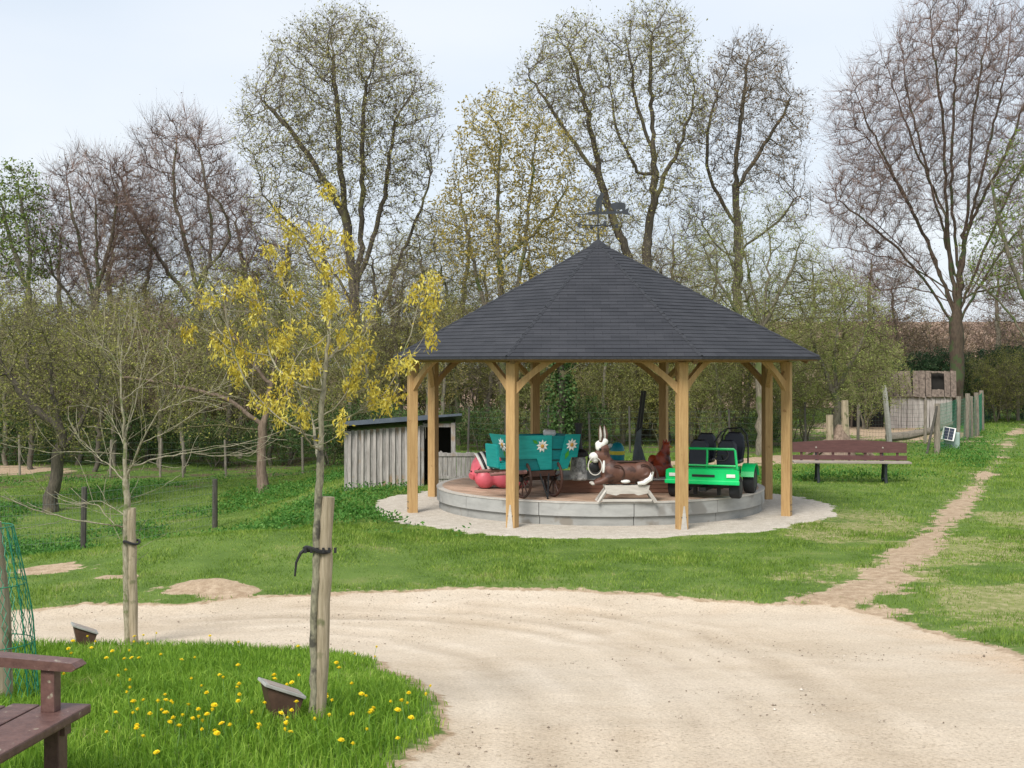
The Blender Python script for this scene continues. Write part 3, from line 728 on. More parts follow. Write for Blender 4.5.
mb.build('soffit', 'soffit', roof)
mb = MB()
for k in range(8):
    a, b = ep(k), ep(k+1); T = frame((a+b)/2, b-a)
    mb.box((0, -.012, -.018), ((b-a).length+.01, .02, .035), T=T)
mb.build('eave_trim', 'shingle_edge', roof)
for k in range(8):
    e = ep(k); d = (AP-e); u = d.normalized(); s_ = u.cross(Vector((0, 0, 1))).normalized(); w_ = s_.cross(u)
    T = Matrix((u, s_, w_)).transposed().to_4x4(); T.translation = e; Lh = d.length
    mb = MB(); nseg = 18
    for i in range(nseg):
        x0 = Lh*i/nseg; x1 = Lh*(i+1.1)/nseg
        wd = .032 if i < nseg-2 else .025
        vs = [(x0, -wd, .006), (x0, 0, .027), (x0, wd, .006), (x1, wd, -.002), (x1, 0, .018), (x1, -wd, -.002), (x0, -wd, -.004), (x0, 0, .016), (x0, wd, -.004)]
        mb.add(vs, [(0, 1, 4, 5), (1, 2, 3, 4), (0, 6, 7, 1), (1, 7, 8, 2)], T=T)
    mb.build('ridge_cap', 'shingle_edge', roof)
mb = MB(); mb.lathe([(.16, 4.29), (.12, 4.35), (.03, 4.42)], 8); mb.build('finial_cap', 'shingle_edge', roof)

# weather vane: man bending before a pig, on an arrow, over a cross of directions
vn = MB(); vn.tube([(0, 0, 4.36), (0, 0, 5.12)], .011, 8)
vane = vn.build('weather_vane', 'darkmetal', pav)
S = PY/F
def vp(px, py): return ((px-599)*S, EYE-(py-HY)*S)
arrow = [vp(577, 213.6), vp(588, 213.6), vp(591, 211.5), vp(622, 211.3), vp(630, 208), vp(629, 212), vp(631, 215.5), vp(622, 213.8), vp(591, 214.6), vp(588, 214.6), vp(577, 214.6)]
mb = MB(); mb.prism(arrow, .012); mb.build('arrow', 'darkmetal', vane)
man = [vp(596, 212), vp(597, 206), vp(596.5, 202), vp(598.5, 197.5), vp(600.8, 195.5), vp(601, 193.2), vp(603, 192.2), vp(604.8, 193.6), vp(604.6, 196), vp(603.8, 197.5), vp(606.6, 203.5), vp(604.8, 203), vp(603, 200.5), vp(603, 206), vp(602.8, 212), vp(600.8, 212), vp(600.5, 207), vp(599, 212)]
mb = MB(); mb.prism(man, .014); mb.build('man_silhouette', 'darkmetal', vane)
pig_ = [vp(611.5, 206.5), vp(612.5, 203.5), vp(614.5, 203.2), vp(617, 202.4), vp(622, 202.6), vp(625.5, 203.6), vp(626.8, 206), vp(626, 209), vp(625.5, 212), vp(623.4, 212), vp(622.8, 209.6), vp(617.5, 209.6), vp(617, 212), vp(615, 212), vp(614.6, 209.4), vp(612.6, 208.8)]
mb = MB(); mb.prism(pig_, .014); mb.build('pig_silhouette', 'darkmetal', vane)
mb = MB()
dog = [vp(607, 212), vp(607.5, 209), vp(609, 208.6), vp(609.6, 209.6), vp(609.2, 212)]
mb.prism(dog, .014); mb.build('bucket_silhouette', 'darkmetal', vane)
mb = MB(); zc = EYE-(225.5-HY)*S
for a in (20, 110):
    ca, sa = math.cos(R(a)), math.sin(R(a)); mb.tube([(-ca*.33, -sa*.33, zc), (ca*.33, sa*.33, zc)], .008, 6)
    for s_ in (-1, 1): mb.box((s_*ca*.33, s_*sa*.33, zc), (.05, .012, .07))
mb.build('direction_cross', 'darkmetal', vane)

# ------------------------------------------------------------------ round carousel platform
plat = thing('round_platform', 'low round platform with grey panelled skirt and brick brown deck inside the pavilion', 'platform', (PX+.02, PY, 0), R(7))
PRD = 2.68; DZ = .375
NP = 12
for i in range(NP):
    a0 = 2*PI*i/NP; a1 = 2*PI*(i+1)/NP-.004
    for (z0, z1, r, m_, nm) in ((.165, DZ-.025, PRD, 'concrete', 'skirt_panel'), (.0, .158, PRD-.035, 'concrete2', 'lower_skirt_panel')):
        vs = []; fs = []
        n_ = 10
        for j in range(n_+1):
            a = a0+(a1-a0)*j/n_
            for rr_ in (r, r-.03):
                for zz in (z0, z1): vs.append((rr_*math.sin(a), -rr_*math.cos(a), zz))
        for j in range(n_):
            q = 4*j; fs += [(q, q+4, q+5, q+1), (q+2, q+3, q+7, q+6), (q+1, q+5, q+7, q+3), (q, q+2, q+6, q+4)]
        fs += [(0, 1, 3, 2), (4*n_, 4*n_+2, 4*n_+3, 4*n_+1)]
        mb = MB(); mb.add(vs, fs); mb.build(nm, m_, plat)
mb = MB(); mb.lathe([(PRD-.01, DZ-.024), (PRD+.008, DZ-.022), (PRD+.008, DZ-.003), (PRD-.1, DZ-.002)], 96); mb.build('deck_rim', 'cream', plat)
mb = MB(); mb.lathe([(PRD-.09, DZ-.02), (PRD-.09, DZ), (.01, DZ)], 96); mb.build('deck', 'deck', plat)
# low red-brown box in the middle that riders climb on
Ti = (R(-7))
hubT = Matrix.Rotation(Ti, 4, 'Z')
mb = MB(); mb.box((.12, -.62, DZ+.10), (1.75, 1.5, .20), T=hubT, bev=.01); mb.build('centre_box', 'hub', plat)
mb = MB(); mb.box((.12, -.62, DZ+.211), (1.82, 1.57, .02), T=hubT); mb.build('centre_box_top', 'concrete', plat)
mb = MB()
for i in range(3): mb.box((.12, -1.373, DZ+.035+i*.062), (1.74, .012, .052), T=hubT)
mb.build('step_board', 'hub', plat)

def on_deck(px, py): 
    Yd = F*(EYE-DZ)/(py-HY); return Vector(((px-CX)/F*Yd, Yd, DZ))

# ---- teal cart with painted daisies
c0 = on_deck(534, 497.5)
cart = thing('flower_cart', 'teal wooden cart with big white painted daisies on dark spoked wheels', 'cart', c0, R(27))
def quadbox(mb, b, t, mi=0, th=None):
    """frustum from bottom rectangle to top rectangle: b,t=(x0,x1,y0,y1,z)"""
    vs = [(b[0], b[2], b[4]), (b[1], b[2], b[4]), (b[1], b[3], b[4]), (b[0], b[3], b[4]), (t[0], t[2], t[4]), (t[1], t[2], t[4]), (t[1], t[3], t[4]), (t[0], t[3], t[4])]
    mb.add(vs, [(0, 3, 2, 1), (0, 1, 5, 4), (1, 2, 6, 5), (2, 3, 7, 6), (3, 0, 4, 7)], mi)
bo = (-.36, .42, -.18, .26, .42); to = (-.52, .60, -.28, .38, .93)
mb = MB(); quadbox(mb, bo, to)
ti = (-.49, .57, -.25, .35, .928); bi = (-.33, .39, -.15, .23, .46)
vs = [(bi[0], bi[2], bi[4]), (bi[1], bi[2], bi[4]), (bi[1], bi[3], bi[4]), (bi[0], bi[3], bi[4]), (ti[0], ti[2], ti[4]), (ti[1], ti[2], ti[4]), (ti[1], ti[3], ti[4]), (ti[0], ti[3], ti[4])]
mb.add(vs, [(0, 1, 2, 3), (4, 5, 1, 0), (5, 6, 2, 1), (6, 7, 3, 2), (7, 4, 0, 3)], 1)
top_o = [(to[0], to[2]), (to[1], to[2]), (to[1], to[3]), (to[0], to[3])]; top_i = [(ti[0], ti[2]), (ti[1], ti[2]), (ti[1], ti[3]), (ti[0], ti[3])]
mb.add([(p[0], p[1], .93) for p in top_o]+[(p[0], p[1], .93) for p in top_i], [(i, (i+1) % 4, (i+1) % 4+4, i+4) for i in range(4)])
body = mb.build('cart_body', ['teald', 'teald'], cart)
# front-face plane: helper mapping (u=x, v=z) onto the flared front
def fpt(u, z, off=.02):
    t = (z-bo[4])/(to[4]-bo[4]); y = bo[2]+(to[2]-bo[2])*t
    return Vector((u, y-off, z))
def fboard(poly, name, mat, off=.022, parent=body):
    n_ = len(poly); vs = [fpt(u, z, off) for u, z in poly]+[fpt(u, z, 0.002) for u, z in poly]
    mb = MB(); mb.add(vs, [list(range(n_)), list(range(2*n_-1, n_-1, -1))]+[(i, i+n_, (i+1) % n_+n_, (i+1) % n_) for i in range(n_)])
    return mb.build(name, mat, parent)
fboard([(-.53, .945), (.14, .945), (.19, .43), (.0, .43), (-.08, .60), (-.50, .60)], 'corner_board', 'teal')
fboard([(.38, .95), (.63, .945), (.61, .60), (.51, .60), (.46, .43), (.30, .43)], 'corner_board', 'teal')
for z in (.56, .72): fboard([(.17, z), (.40, z), (.40, z+.012), (.17, z+.012)], 'plank_seam', 'black', .008)
# left end boards
def lpt(v, z, off=.02):
    t = (z-bo[4])/(to[4]-bo[4]); x = bo[0]+(to[0]-bo[0])*t
    return Vector((x-off, v, z))
mb = MB(); poly = [(-.30, .95), (.40, .95), (.34, .60), (-.26, .60)]
vs = [lpt(u, z, .025) for u, z in poly]+[lpt(u, z, .002) for u, z in poly]
mb.add(vs, [(0, 1, 2, 3), (7, 6, 5, 4)]+[(i, i+4, (i+1) % 4+4, (i+1) % 4) for i in range(4)]); mb.build('end_board', 'teal', body)
mb = MB(); mb.box((-.60, .06, .70), (.04, .38, .34), bev=.008, T=Matrix.Rotation(R(-5), 4, 'Y')); mb.box((-.50, .05, .50), (.26, .40, .09)); mb.build('footboard', 'teal', cart)
def daisy(c, ux, uz, nrm, s=.095, squash=1):
    """eight-petal flower in the plane spanned by ux,uz"""
    ux, uz, nrm = Vector(ux).normalized(), Vector(uz).normalized(), Vector(nrm).normalized()
    T = Matrix((ux, uz, nrm)).transposed().to_4x4(); T.translation = c
    mb = MB()
    for i in range(9):
        a = 2*PI*i/9+.2; q = Matrix.Rotation(a, 4, 'Z')
        mb.add([(0, 0, .002), (s*.62, -s*.22, .003), (s*1.06, 0, .003), (s*.62, s*.22, .003), (s*.6, 0, .010)], [(0, 1, 4), (1, 2, 4), (2, 3, 4), (3, 0, 4)], 0, T @ q)
    o = mb.build('daisy', 'white', body)
    mb = MB(); mb.ell((0, 0, .008), (s*.32, s*.32, .010), T=T, nu=12, nv=6); mb.build('daisy_centre', 'yellowc', body)
def leafp(c, ux, uz, nrm, a, s=.12):
    ux, uz, nrm = Vector(ux).normalized(), Vector(uz).normalized(), Vector(nrm).normalized()
    T = Matrix((ux, uz, nrm)).transposed().to_4x4(); T.translation = c; q = Matrix.Rotation(a, 4, 'Z')
    mb = MB(); mb.add([(0, 0, 0), (s*.5, -s*.22, .003), (s, 0, .002), (s*.5, s*.22, .003)], [(0, 1, 2, 3)], 0, T @ q); mb.build('painted_leaf', 'greenleaf', body)
fn = Vector((0, -1, -.3)); fu = Vector((1, 0, 0)); fv = Vector((0, -.3, 1))
fv = (fpt(0, .9)-fpt(0, .5)); fn = fu.cross(fv)
if fn.y > 0: fn = -fn
daisy(fpt(-.01, .785, .026), fu, fv, fn); leafp(fpt(-.08, .82, .025), fu, fv, fn, 2.6); 
daisy(fpt(.49, .79, .026), fu, fv, fn); leafp(fpt(.45, .72, .025), fu, fv, fn, -1.9, .16)
lv = lpt(0, .9)-lpt(0, .5); lu = Vector((0, -1, 0)); ln_ = lu.cross(lv)
if ln_.x > 0: ln_ = -ln_
daisy(lpt(.03, .80, .032), lu, lv, ln_, .11); leafp(lpt(.02, .72, .030), lu, lv, ln_, -2.0)
for sx in (-.22, .30):
    wz = .29; cx_ = sx
    mb = MB(); T = Matrix.Translation((cx_, -.05, wz)) @ Matrix.Rotation(PI/2, 4, 'Y')
    ring = [(.27*math.cos(a), .27*math.sin(a), 0) for a in np.linspace(0, 2*PI, 33)[:-1]]
    mb.tube(ring, .021, 8, T=T, closed=True); wheel = mb.build('wheel', 'wheelwood', cart, True)
    mb = MB()
    for i in range(10):
        a = 2*PI*i/10; mb.tube([(0, 0, 0), (.26*math.cos(a), .26*math.sin(a), 0)], [.014, .010], 6, T=T)
    mb.build('spokes', 'wheelwood', wheel)
    mb = MB(); mb.tube([(0, 0, -.05), (0, 0, .05)], .045, 12, T=T); mb.build('wheel_hub', 'black', wheel)
mb = MB(); mb.box((.04, -.05, .29), (.62, .05, .05)); mb.box((.04, -.05, .375), (.40, .34, .08)); mb.box((.04, .0, .35), (.62, .06, .06)); mb.build('axle_frame', 'wheelwood', cart)
for x_, dx_ in ((-.02, .09), (.14, -.07)):
    mb = MB(); mb.tube([(x_, -.2, .40), (x_+dx_, -.30, .02)], [.016, .013], 6); mb.tube([(x_+dx_, -.30, .02), (x_+dx_, -.30, 0)], .017, 6); mb.build('prop_leg', 'black', cart)
for y_ in (-.33, .2):
    mb = MB(); mb.tube([(-.3, y_, .42), (-.86, y_+.05, .40)], [.03, .024], 8); mb.build('shaft', 'shaft', cart)

# small white lump riding inside the cart (only its top shows)
wl = thing('stuffed_toy', 'small white toy peeking over the back rim of the teal cart', 'toy', cart.matrix_world @ Vector((0, 0, 0)), 0)
wl.location = at(588, 437, 19.7)-Vector((0, 0, .18))
wl.location = Vector(c0)+Vector((.24, .30, .60))
blob('toy_head', [((0, 0, .34), (.10, .09, .06)), ((-.07, 0, .37), (.03, .03, .04)), ((.07, 0, .36), (.03, .03, .04)), ((0, 0, .18), (.09, .09, .2))], 'white', wl, .014)

# ---- pink pig with striped saddle
p0 = on_deck(496, 489.5)+Vector((0, .30, 0))
pg = thing('ride_on_pig', 'pink lying ride on pig with black and white striped saddle behind the teal cart', 'ride on toy', p0, R(10))
blob('pig_body', [((.05, 0, .30), (.38, .24, .27)), ((-.22, -.02, .31), (.20, .22, .23)), ((.30, -.02, .26), (.22, .25, .25)), ((-.20, -.15, .16), (.17, .13, .16)), ((.10, -.17, .17), (.21, .12, .17)), ((.35, -.15, .15), (.16, .12, .15)), ((-.34, -.05, .24), (.10, .13, .12)), ((-.18, .15, .1), (.15, .09, .1)), ((.3, .15, .1), (.15, .09, .1))], 'pink', pg, .02, it=6)
mb = MB(); mb.tube([(-.38, -.1, .22), (-.43, -.13, .20)], [.065, .055], 14); mb.build('snout', 'pink', pg, True)
for s_ in (-1, 1):
    mb = MB(); mb.add([(-.34, s_*.13-.03, .36), (-.24, s_*.18-.03, .40), (-.40, s_*.22-.03, .26), (-.30, s_*.15-.02, .34)], [(0, 1, 2), (0, 3, 2), (1, 3, 2), (0, 1, 3)]); mb.build('ear', 'pink', pg)
    mb = MB(); mb.ell((-.425, s_*.065-.06, .28), (.012, .012, .014), nu=8, nv=6); mb.build('eye', 'black', pg)
mb = MB(); nb = 7
for b_ in range(nb):
    vs = []; fs = []
    for i in range(2):
        xx_ = -.26+.30*(b_+i*.98)/nb
        for j in range(13):
            t = R(-10+200*j/12); k_ = math.sqrt(max(0, 1-((xx_+.02)/.46)**2))
            vs.append((xx_-.10*math.sin(t), -math.cos(t)*.27*k_, .31+math.sin(t)*.285*k_))
    for j in range(12): fs.append((j, j+1, 13+j+1, 13+j))
    mb.add(vs, fs, b_ % 2)
sd_ = mb.build('saddle', ['white', 'black'], pg, True)
md = sd_.modifiers.new('Thick', 'SOLIDIFY'); md.thickness = .012
mb = MB(); mb.tube([(.5, 0, .3), (.55, .03, .36), (.53, .06, .40), (.49, .03, .39), (.51, .0, .34)], .012, 6); mb.build('tail', 'pink', pg, True)

# ---- grey mottled stove with black chimney on the centre box
zt = DZ+.221
Ys = F*(EYE-zt)/(480-HY)
ch = thing('pot_stove', 'mottled grey tub shaped stove with black shoulder and tall black chimney', 'stove', ((578.5-CX)/F*Ys, Ys, zt), 0)
mb = MB(); mb.lathe([(.125, 0), (.14, .02), (.13, .12), (.115, .28), (.10, .36)], 28); mb.build('tub', 'mottle', ch, True)
mb = MB(); mb.lathe([(.11, .355), (.14, .37), (.142, .43), (.10, .46), (.07, .475)], 28)
for s_ in (-1, 1): mb.tube([(s_*.13, 0, .42), (s_*.155, 0, .36), (s_*.14, 0, .20)], .014, 6)
mb.build('shoulder', 'black', ch, True)
mb = MB(); mb.lathe([(.07, .47), (.055, .56), (.05, .66), (.05, .83)], 20); mb.lathe([(.065, .83), (.065, .87)], 20); mb.build('chimney', 'black', ch, True)

# ---- donkey on its trestle
d0 = on_deck(626, 501.5)
dk = thing('ride_on_donkey', 'brown lying donkey ride with white muzzle and upright ears on a pale trestle', 'ride on toy', d0, R(3))
s67 = F/d0.y
blob('donkey_body', [((.03, 0, .42), (.37, .14, .155)), ((-.20, 0, .43), (.18, .14, .175)), ((.24, 0, .43), (.19, .145, .17)), ((-.28, 0, .53), (.12, .085, .15), (0, -.5, 0)), ((-.33, 0, .66), (.10, .08, .12), (0, -.3, 0)), ((-.335, 0, .76), (.095, .075, .095)), ((-.40, 0, .67), (.085, .062, .075), (0, .5, 0))], 'donkey', dk, .014,
     tubes=[([(-.22, -.07, .38), (-.36, -.08, .30), (-.48, -.09, .27)], [.075, .05, .032]), ([(-.22, .07, .38), (-.34, .08, .31), (-.45, .09, .28)], [.075, .05, .032]), ([(.28, -.07, .38), (.33, -.10, .30), (.20, -.12, .265)], [.10, .06, .04]), ([(.28, .07, .38), (.33, .10, .30), (.20, .12, .265)], [.10, .06, .04])])
mb = MB()
for s_ in (-1, 1):
    for cx_, r_ in ((-.15, .105), (.24, .115)):
        arc = [(cx_+r_*math.cos(a), s_*.142, .43+r_*math.sin(a)) for a in np.linspace(-.9, 2.0, 12)]
        mb.tube(arc, .009, 6)
mb.build('painted_muscle_line', 'donkeyd', dk, True)
mb = MB(); mb.box((.04, 0, .580), (.50, .13, .025), bev=.01); mb.build('back_stripe', 'donkeyd', dk)
blob('muzzle', [((-.465, 0, .655), (.078, .078, .066)), ((-.45, 0, .605), (.055, .06, .045))], 'white', dk, .011)
blob('forelock', [((-.37, 0, .83), (.085, .07, .06)), ((-.33, 0, .87), (.075, .06, .055)), ((-.40, -.02, .79), (.05, .05, .06))], 'white', dk, .012)
for s_ in (-1, 1):
    mb = MB(); x_ = -.335+s_*.035
    mb.tube([(x_, s_*.035, .87), (x_+.005+s_*.006, s_*.045, .97), (x_-.005+s_*.004, s_*.045, 1.05), (x_-.012, s_*.04, 1.11)], [.028, .036, .026, .005], 8); e_ = mb.build('ear', 'donkey', dk, True)
    mb = MB(); mb.tube([(x_-.012, s_*.035-.024, .89), (x_-.006, s_*.045-.032, .97), (x_-.012, s_*.045-.024, 1.04), (x_-.014, s_*.04-.008, 1.095)], [.014, .02, .014, .003], 6); mb.build('inner_ear', 'cream', e_, True)
    mb = MB(); mb.ell((-.385, s_*.072, .765), (.016, .010, .018), nu=10, nv=6); mb.build('eye', 'black', dk, True)
    mb = MB(); mb.ell((-.49, s_*.088, .268), (.035, .03, .022)); mb.build('hoof', 'cream', dk, True)
    mb = MB(); mb.ell((-.02, s_*.10, .30), (.07, .035, .028)); mb.build('belly_patch', 'white', dk, True)
    mb = MB(); mb.tube([(.37, s_*.11, .44), (.33, s_*.13, .34), (.24, s_*.14, .28), (.15, s_*.14, .272)], [.02, .045, .035, .025], 8); mb.build('hind_leg_patch', 'white', dk, True)
    mb = MB(); mb.tube([(-.33, s_*.075, .60), (-.335, s_*.085, .52), (-.34, s_*.08, .43)], [.012, .024, .016], 8); mb.build('chest_patch', 'white', dk, True)
mb = MB(); ring = [(-.46+.10*math.cos(a), -.085+.02*math.sin(a*1), .52+.125*math.sin(a)) for a in np.linspace(0, 2*PI, 29)[:-1]]
mb.tube(ring, .008, 6, closed=True); mb.build('rein', 'cream', dk, True)
mb = MB(); mb.ell((-.45, .04, .50), (.085, .03, .085)); mb.build('dark_collar', 'black', dk, True)
mb = MB(); mb.tube([(.40, 0, .50), (.45, 0, .42), (.455, 0, .34)], [.022, .02, .03], 8); mb.build('tail', 'donkeyd', dk, True)
mb = MB(); mb.prism([(-.33, .245), (.33, .245), (.30, .13), (.16, .10), (.10, .125), (-.10, .125), (-.16, .10), (-.30, .13)], .05, off=-.10); mb.prism([(-.33, .245), (.33, .245), (.30, .15), (-.30, .15)], .05, off=.10); mb.box((0, 0, .235), (.56, .17, .02))
mb.build('trestle_top', 'cream', dk)
for sx in (-1, 1):
    for sy in (-1, 1):
        mb = MB(); mb.tube([(sx*.28, sy*.10, .20), (sx*.42, sy*.13, 0)], .026, 4); mb.build('trestle_leg', 'cream', dk)
mb = MB(); mb.box((0, -.115, .03), (.72, .03, .035)); mb.build('trestle_rail', 'cream', dk)

# ---- rust red hen behind the donkey
h0 = on_deck(661, 490.5)+Vector((0, .15, 0))
hen = thing('ride_on_hen', 'rust red hen figure standing between the donkey and the green car', 'ride on toy', h0, R(-20))
blob('hen_body', [((0, 0, .27), (.22, .17, .25)), ((.05, 0, .45), (.13, .12, .18)), ((.09, 0, .60), (.08, .08, .13)), ((.10, 0, .69), (.07, .06, .07)), ((-.10, 0, .42), (.09, .08, .14), (0, -.3, 0)), ((0, 0, .06), (.16, .14, .08))], 'hen', hen, .016)
mb = MB(); mb.prism([(.04, .74), (.06, .80), (.085, .76), (.11, .81), (.13, .75), (.16, .77), (.155, .71)], .02); mb.build('comb', 'hen', hen)
mb = MB(); mb.tube([(.155, 0, .69), (.21, 0, .675)], [.022, .004], 8); mb.build('beak', 'yellowc', hen, True)
mb = MB(); mb.ell((.0, -.165, .30), (.13, .03, .12)); mb.build('wing', 'hen', hen, True)

# ---- small teal and yellow toy figure on the centre box behind the donkey
b0 = Vector(((618-CX)/F*20.6, 20.75, zt+.0))
tb = thing('toy_figure', 'small teal toy figure with a yellow band behind the back of the donkey', 'toy', b0, 0)
mb = MB(); mb.lathe([(.05, 0), (.09, .05), (.115, .20), (.12, .30)], 18); mb.build('toy_base', 'bird', tb, True)
mb = MB(); mb.lathe([(.122, .30), (.124, .36)], 18); mb.build('toy_band', 'birdy', tb, True)
mb = MB(); mb.lathe([(.12, .36), (.11, .42), (.07, .48), (.02, .50)], 18); mb.build('toy_cap', 'bird', tb, True)
mb = MB(); mb.ell((-.11, 0, .44), (.05, .05, .04)); mb.build('toy_hand', 'white', tb, True)

# ---- leaning tall pole pair with a grey tapered foot
l0 = Vector(((637-CX)/F*22.1, 22.1, DZ))
lp = thing('leaning_mast', 'tall dark twin bars on a tapering grey foot leaning behind the hen', 'mast', l0, 0)
sc = F/22.1
q = lambda px, py: Vector(((px-637)/sc, 0, (EYE-(py-HY)/sc)-DZ))
for x_, yy in ((0, 0), (3, .06)):
    mb = MB(); a_ = q(637+x_, 437); b_ = q(642.5+x_, 391); a_.y = b_.y = yy; mb.tube([a_, b_], [.028, .024], 6); mb.build('bar', 'black', lp)
mb = MB(); mb.prism([(q(632.5, 479).x, 0), (q(632.5, 460).x, q(0, 460).z), (q(636.5, 432).x, q(0, 432).z), (q(641, 428).x, q(0, 428).z), (q(641, 445).x, q(0, 445).z), (q(646, 462).x, q(0, 462).z), (q(646, 479).x, 0)], .10)
mb.prism([(q(638.5, 479).x, .0), (q(638.5, 462).x, q(0, 462).z), (q(640, 440).x, q(0, 440).z), (q(641, 440).x, q(0, 440).z), (q(641, 462).x, q(0, 462).z), (q(641, 479).x, 0)], .12)
mb.build('foot', 'greywedge', lp)

# ---- green pedal car
j0 = on_deck(704, 499); 
jp = thing('pedal_car', 'bright green ride on jeep with fold up windscreen frame and four dark seats', 'pedal car', (j0.x+.03, j0.y+.16, DZ), R(-21))
G = 'jeep'
mb = MB()
mb.prism([(-.53, .24), (.53, .24), (.55, .32), (.545, .42), (.50, .44), (-.50, .44), (-.545, .42), (-.55, .32)], .05, off=-.14)
mb.box((0, .12, .42), (.86, .50, .035), bev=.012); mb.box((0, .55, .27), (.62, .9, .05), bev=.01)
for s_ in (-1, 1): mb.box((s_*.40, .1, .35), (.05, .46, .16), bev=.012)
body_j = mb.build('car_body', G, jp)
mb = MB(); mb.box((0, -.175, .25), (1.12, .045, .065), bev=.014); mb.build('bumper', G, jp)
mb = MB(); mb.box((.02, -.170, .345), (.34, .012, .035), bev=.004); mb.build('grille_slot', 'black', body_j)
for s_ in (-1, 1): mb = MB(); mb.box((s_*.43, -.172, .35), (.13, .015, .05), bev=.006); mb.build('headlight', 'white', jp)
mb = MB(); mb.tube([(-.46, .16, .42), (-.42, .20, .70), (-.40, .20, .72), (.40, .20, .72), (.42, .20, .70), (.46, .16, .42)], .019, 8); mb.tube([(0, .18, .44), (0, .2, .72)], .016, 8); mb.tube([(-.45, .17, .47), (.45, .17, .47)], .016, 8); mb.build('windscreen_frame', G, jp, True)
for s_ in (-1, 1):
    for (y_, r_, w_, xx_) in ((.06, .165, .15, .46), (.98, .20, .16, .50)):
        T = Matrix.Translation((s_*xx_, y_, r_)) @ Matrix.Rotation(PI/2, 4, 'Y')
        mb = MB(); mb.lathe([(r_*.55, -w_*.5), (r_*.92, -w_*.5), (r_, -w_*.36), (r_, w_*.36), (r_*.92, w_*.5), (r_*.55, w_*.5)], 28, T=T); wh = mb.build('wheel', 'tyre', jp, True)
        mb = MB(); mb.lathe([(r_*.3, -w_*.52), (r_*.5, -w_*.45), (r_*.56, -w_*.51)], 20, T=T); mb.lathe([(r_*.56, w_*.51), (r_*.5, w_*.45), (r_*.3, w_*.52)], 20, T=T); mb.build('rim', 'darkmetal', wh, True)
    n_ = 8; vs = []; fs = []
    for i in range(n_+1):
        t = R(15+150*i/n_)
        for (rr_) in (.235, .26):
            for xx_ in (s_*.40, s_*.60): vs.append((xx_, .98-rr_*math.cos(t), .20+rr_*math.sin(t)))
    for i in range(n_): q_ = 4*i; fs += [(q_, q_+4, q_+5, q_+1), (q_+2, q_+3, q_+7, q_+6), (q_, q_+2, q_+6, q_+4), (q_+1, q_+5, q_+7, q_+3)]
    fs += [(0, 1, 3, 2), (4*n_, 4*n_+2, 4*n_+3, 4*n_+1)]
    mb = MB(); mb.add(vs, fs); mb.build('rear_fender', G, jp)
    mb = MB(); mb.box((s_*.36, .60, .36), (.03, .6, .12), bev=.01); mb.build('side_rail', G, jp)
def seat(x_, y_, z_, s=1):
    mb = MB()
    mb.box((x_, y_-.12, z_), (.32*s, .30*s, .07), bev=.03)
    prof = [(-.15, .02), (.15, .02), (.165, .18), (.14, .36), (.09, .42), (-.09, .42), (-.14, .36), (-.165, .18)]
    T = Matrix.Translation((x_, y_+.04, z_)) @ Matrix.Rotation(R(-12), 4, 'X') @ Matrix.Scale(s, 4)
    n_ = len(prof); bm_ = [(p[0]*.86, -.045, .02+(p[1]-.02)*.93) for p in prof]; bk = [(p[0], 0, p[1]) for p in prof]; b2 = [(p[0]*.9, .05, p[1]*.95) for p in prof]
    vs = bm_+bk+b2; fs = [list(range(n_)), list(range(3*n_-1, 2*n_-1, -1))]
    for o_ in (0, n_):
        fs += [(o_+i, o_+i+n_, o_+(i+1) % n_+n_, o_+(i+1) % n_) for i in range(n_)]
    mb.add(vs, fs, 0, T)
    return mb.build('seat', 'navy', jp, True)
for x_, y_, z_, s in ((-.21, .50, .42, 1), (.22, .50, .42, 1), (-.20, .95, .50, 1), (.24, .95, .50, 1.05)): seat(x_, y_, z_, s)
for xo in (.24,):
    mb = MB(); mb.tube([(xo-.2, 1.02, .45), (xo-.19, 1.06, .86), (xo-.12, 1.08, .98), (xo+.10, 1.08, 1.0), (xo+.19, 1.06, .90), (xo+.22, 1.04, .7), (xo+.22, 1.02, .45)], .014, 8)
    mb.tube([(xo-.2, .55, .80), (xo-.15, .75, .93), (xo-.12, 1.08, .98)], .012, 8); mb.build('roll_bar', 'black', jp, True)
mb = MB(); T = Matrix.Translation((.2, .28, .62)) @ Matrix.Rotation(R(60), 4, 'X')
mb.tube([(.10*math.cos(a), .10*math.sin(a), 0) for a in np.linspace(0, 2*PI, 21)[:-1]], .012, 6, T=T, closed=True); mb.tube([(-.1, 0, 0), (.1, 0, 0)], .01, 6, T=T); mb.tube([(0, 0, 0), (0, 0, -.2)], .012, 6, T=T); mb.build('steering_wheel', 'black', jp, True)
mb = MB()
for x_ in (-.16, .20): mb.box((x_, .10, .17), (.05, .08, .26)); 
mb.box((0, .3, .14), (.10, .9, .06)); mb.box((.02, .06, .17), (.86, .04, .04)); mb.build('chassis', 'black', jp)
mb = MB(); mb.box((.0, .62, .14), (.36, .25, .10), bev=.02); mb.build('red_tray', 'hen', jp)

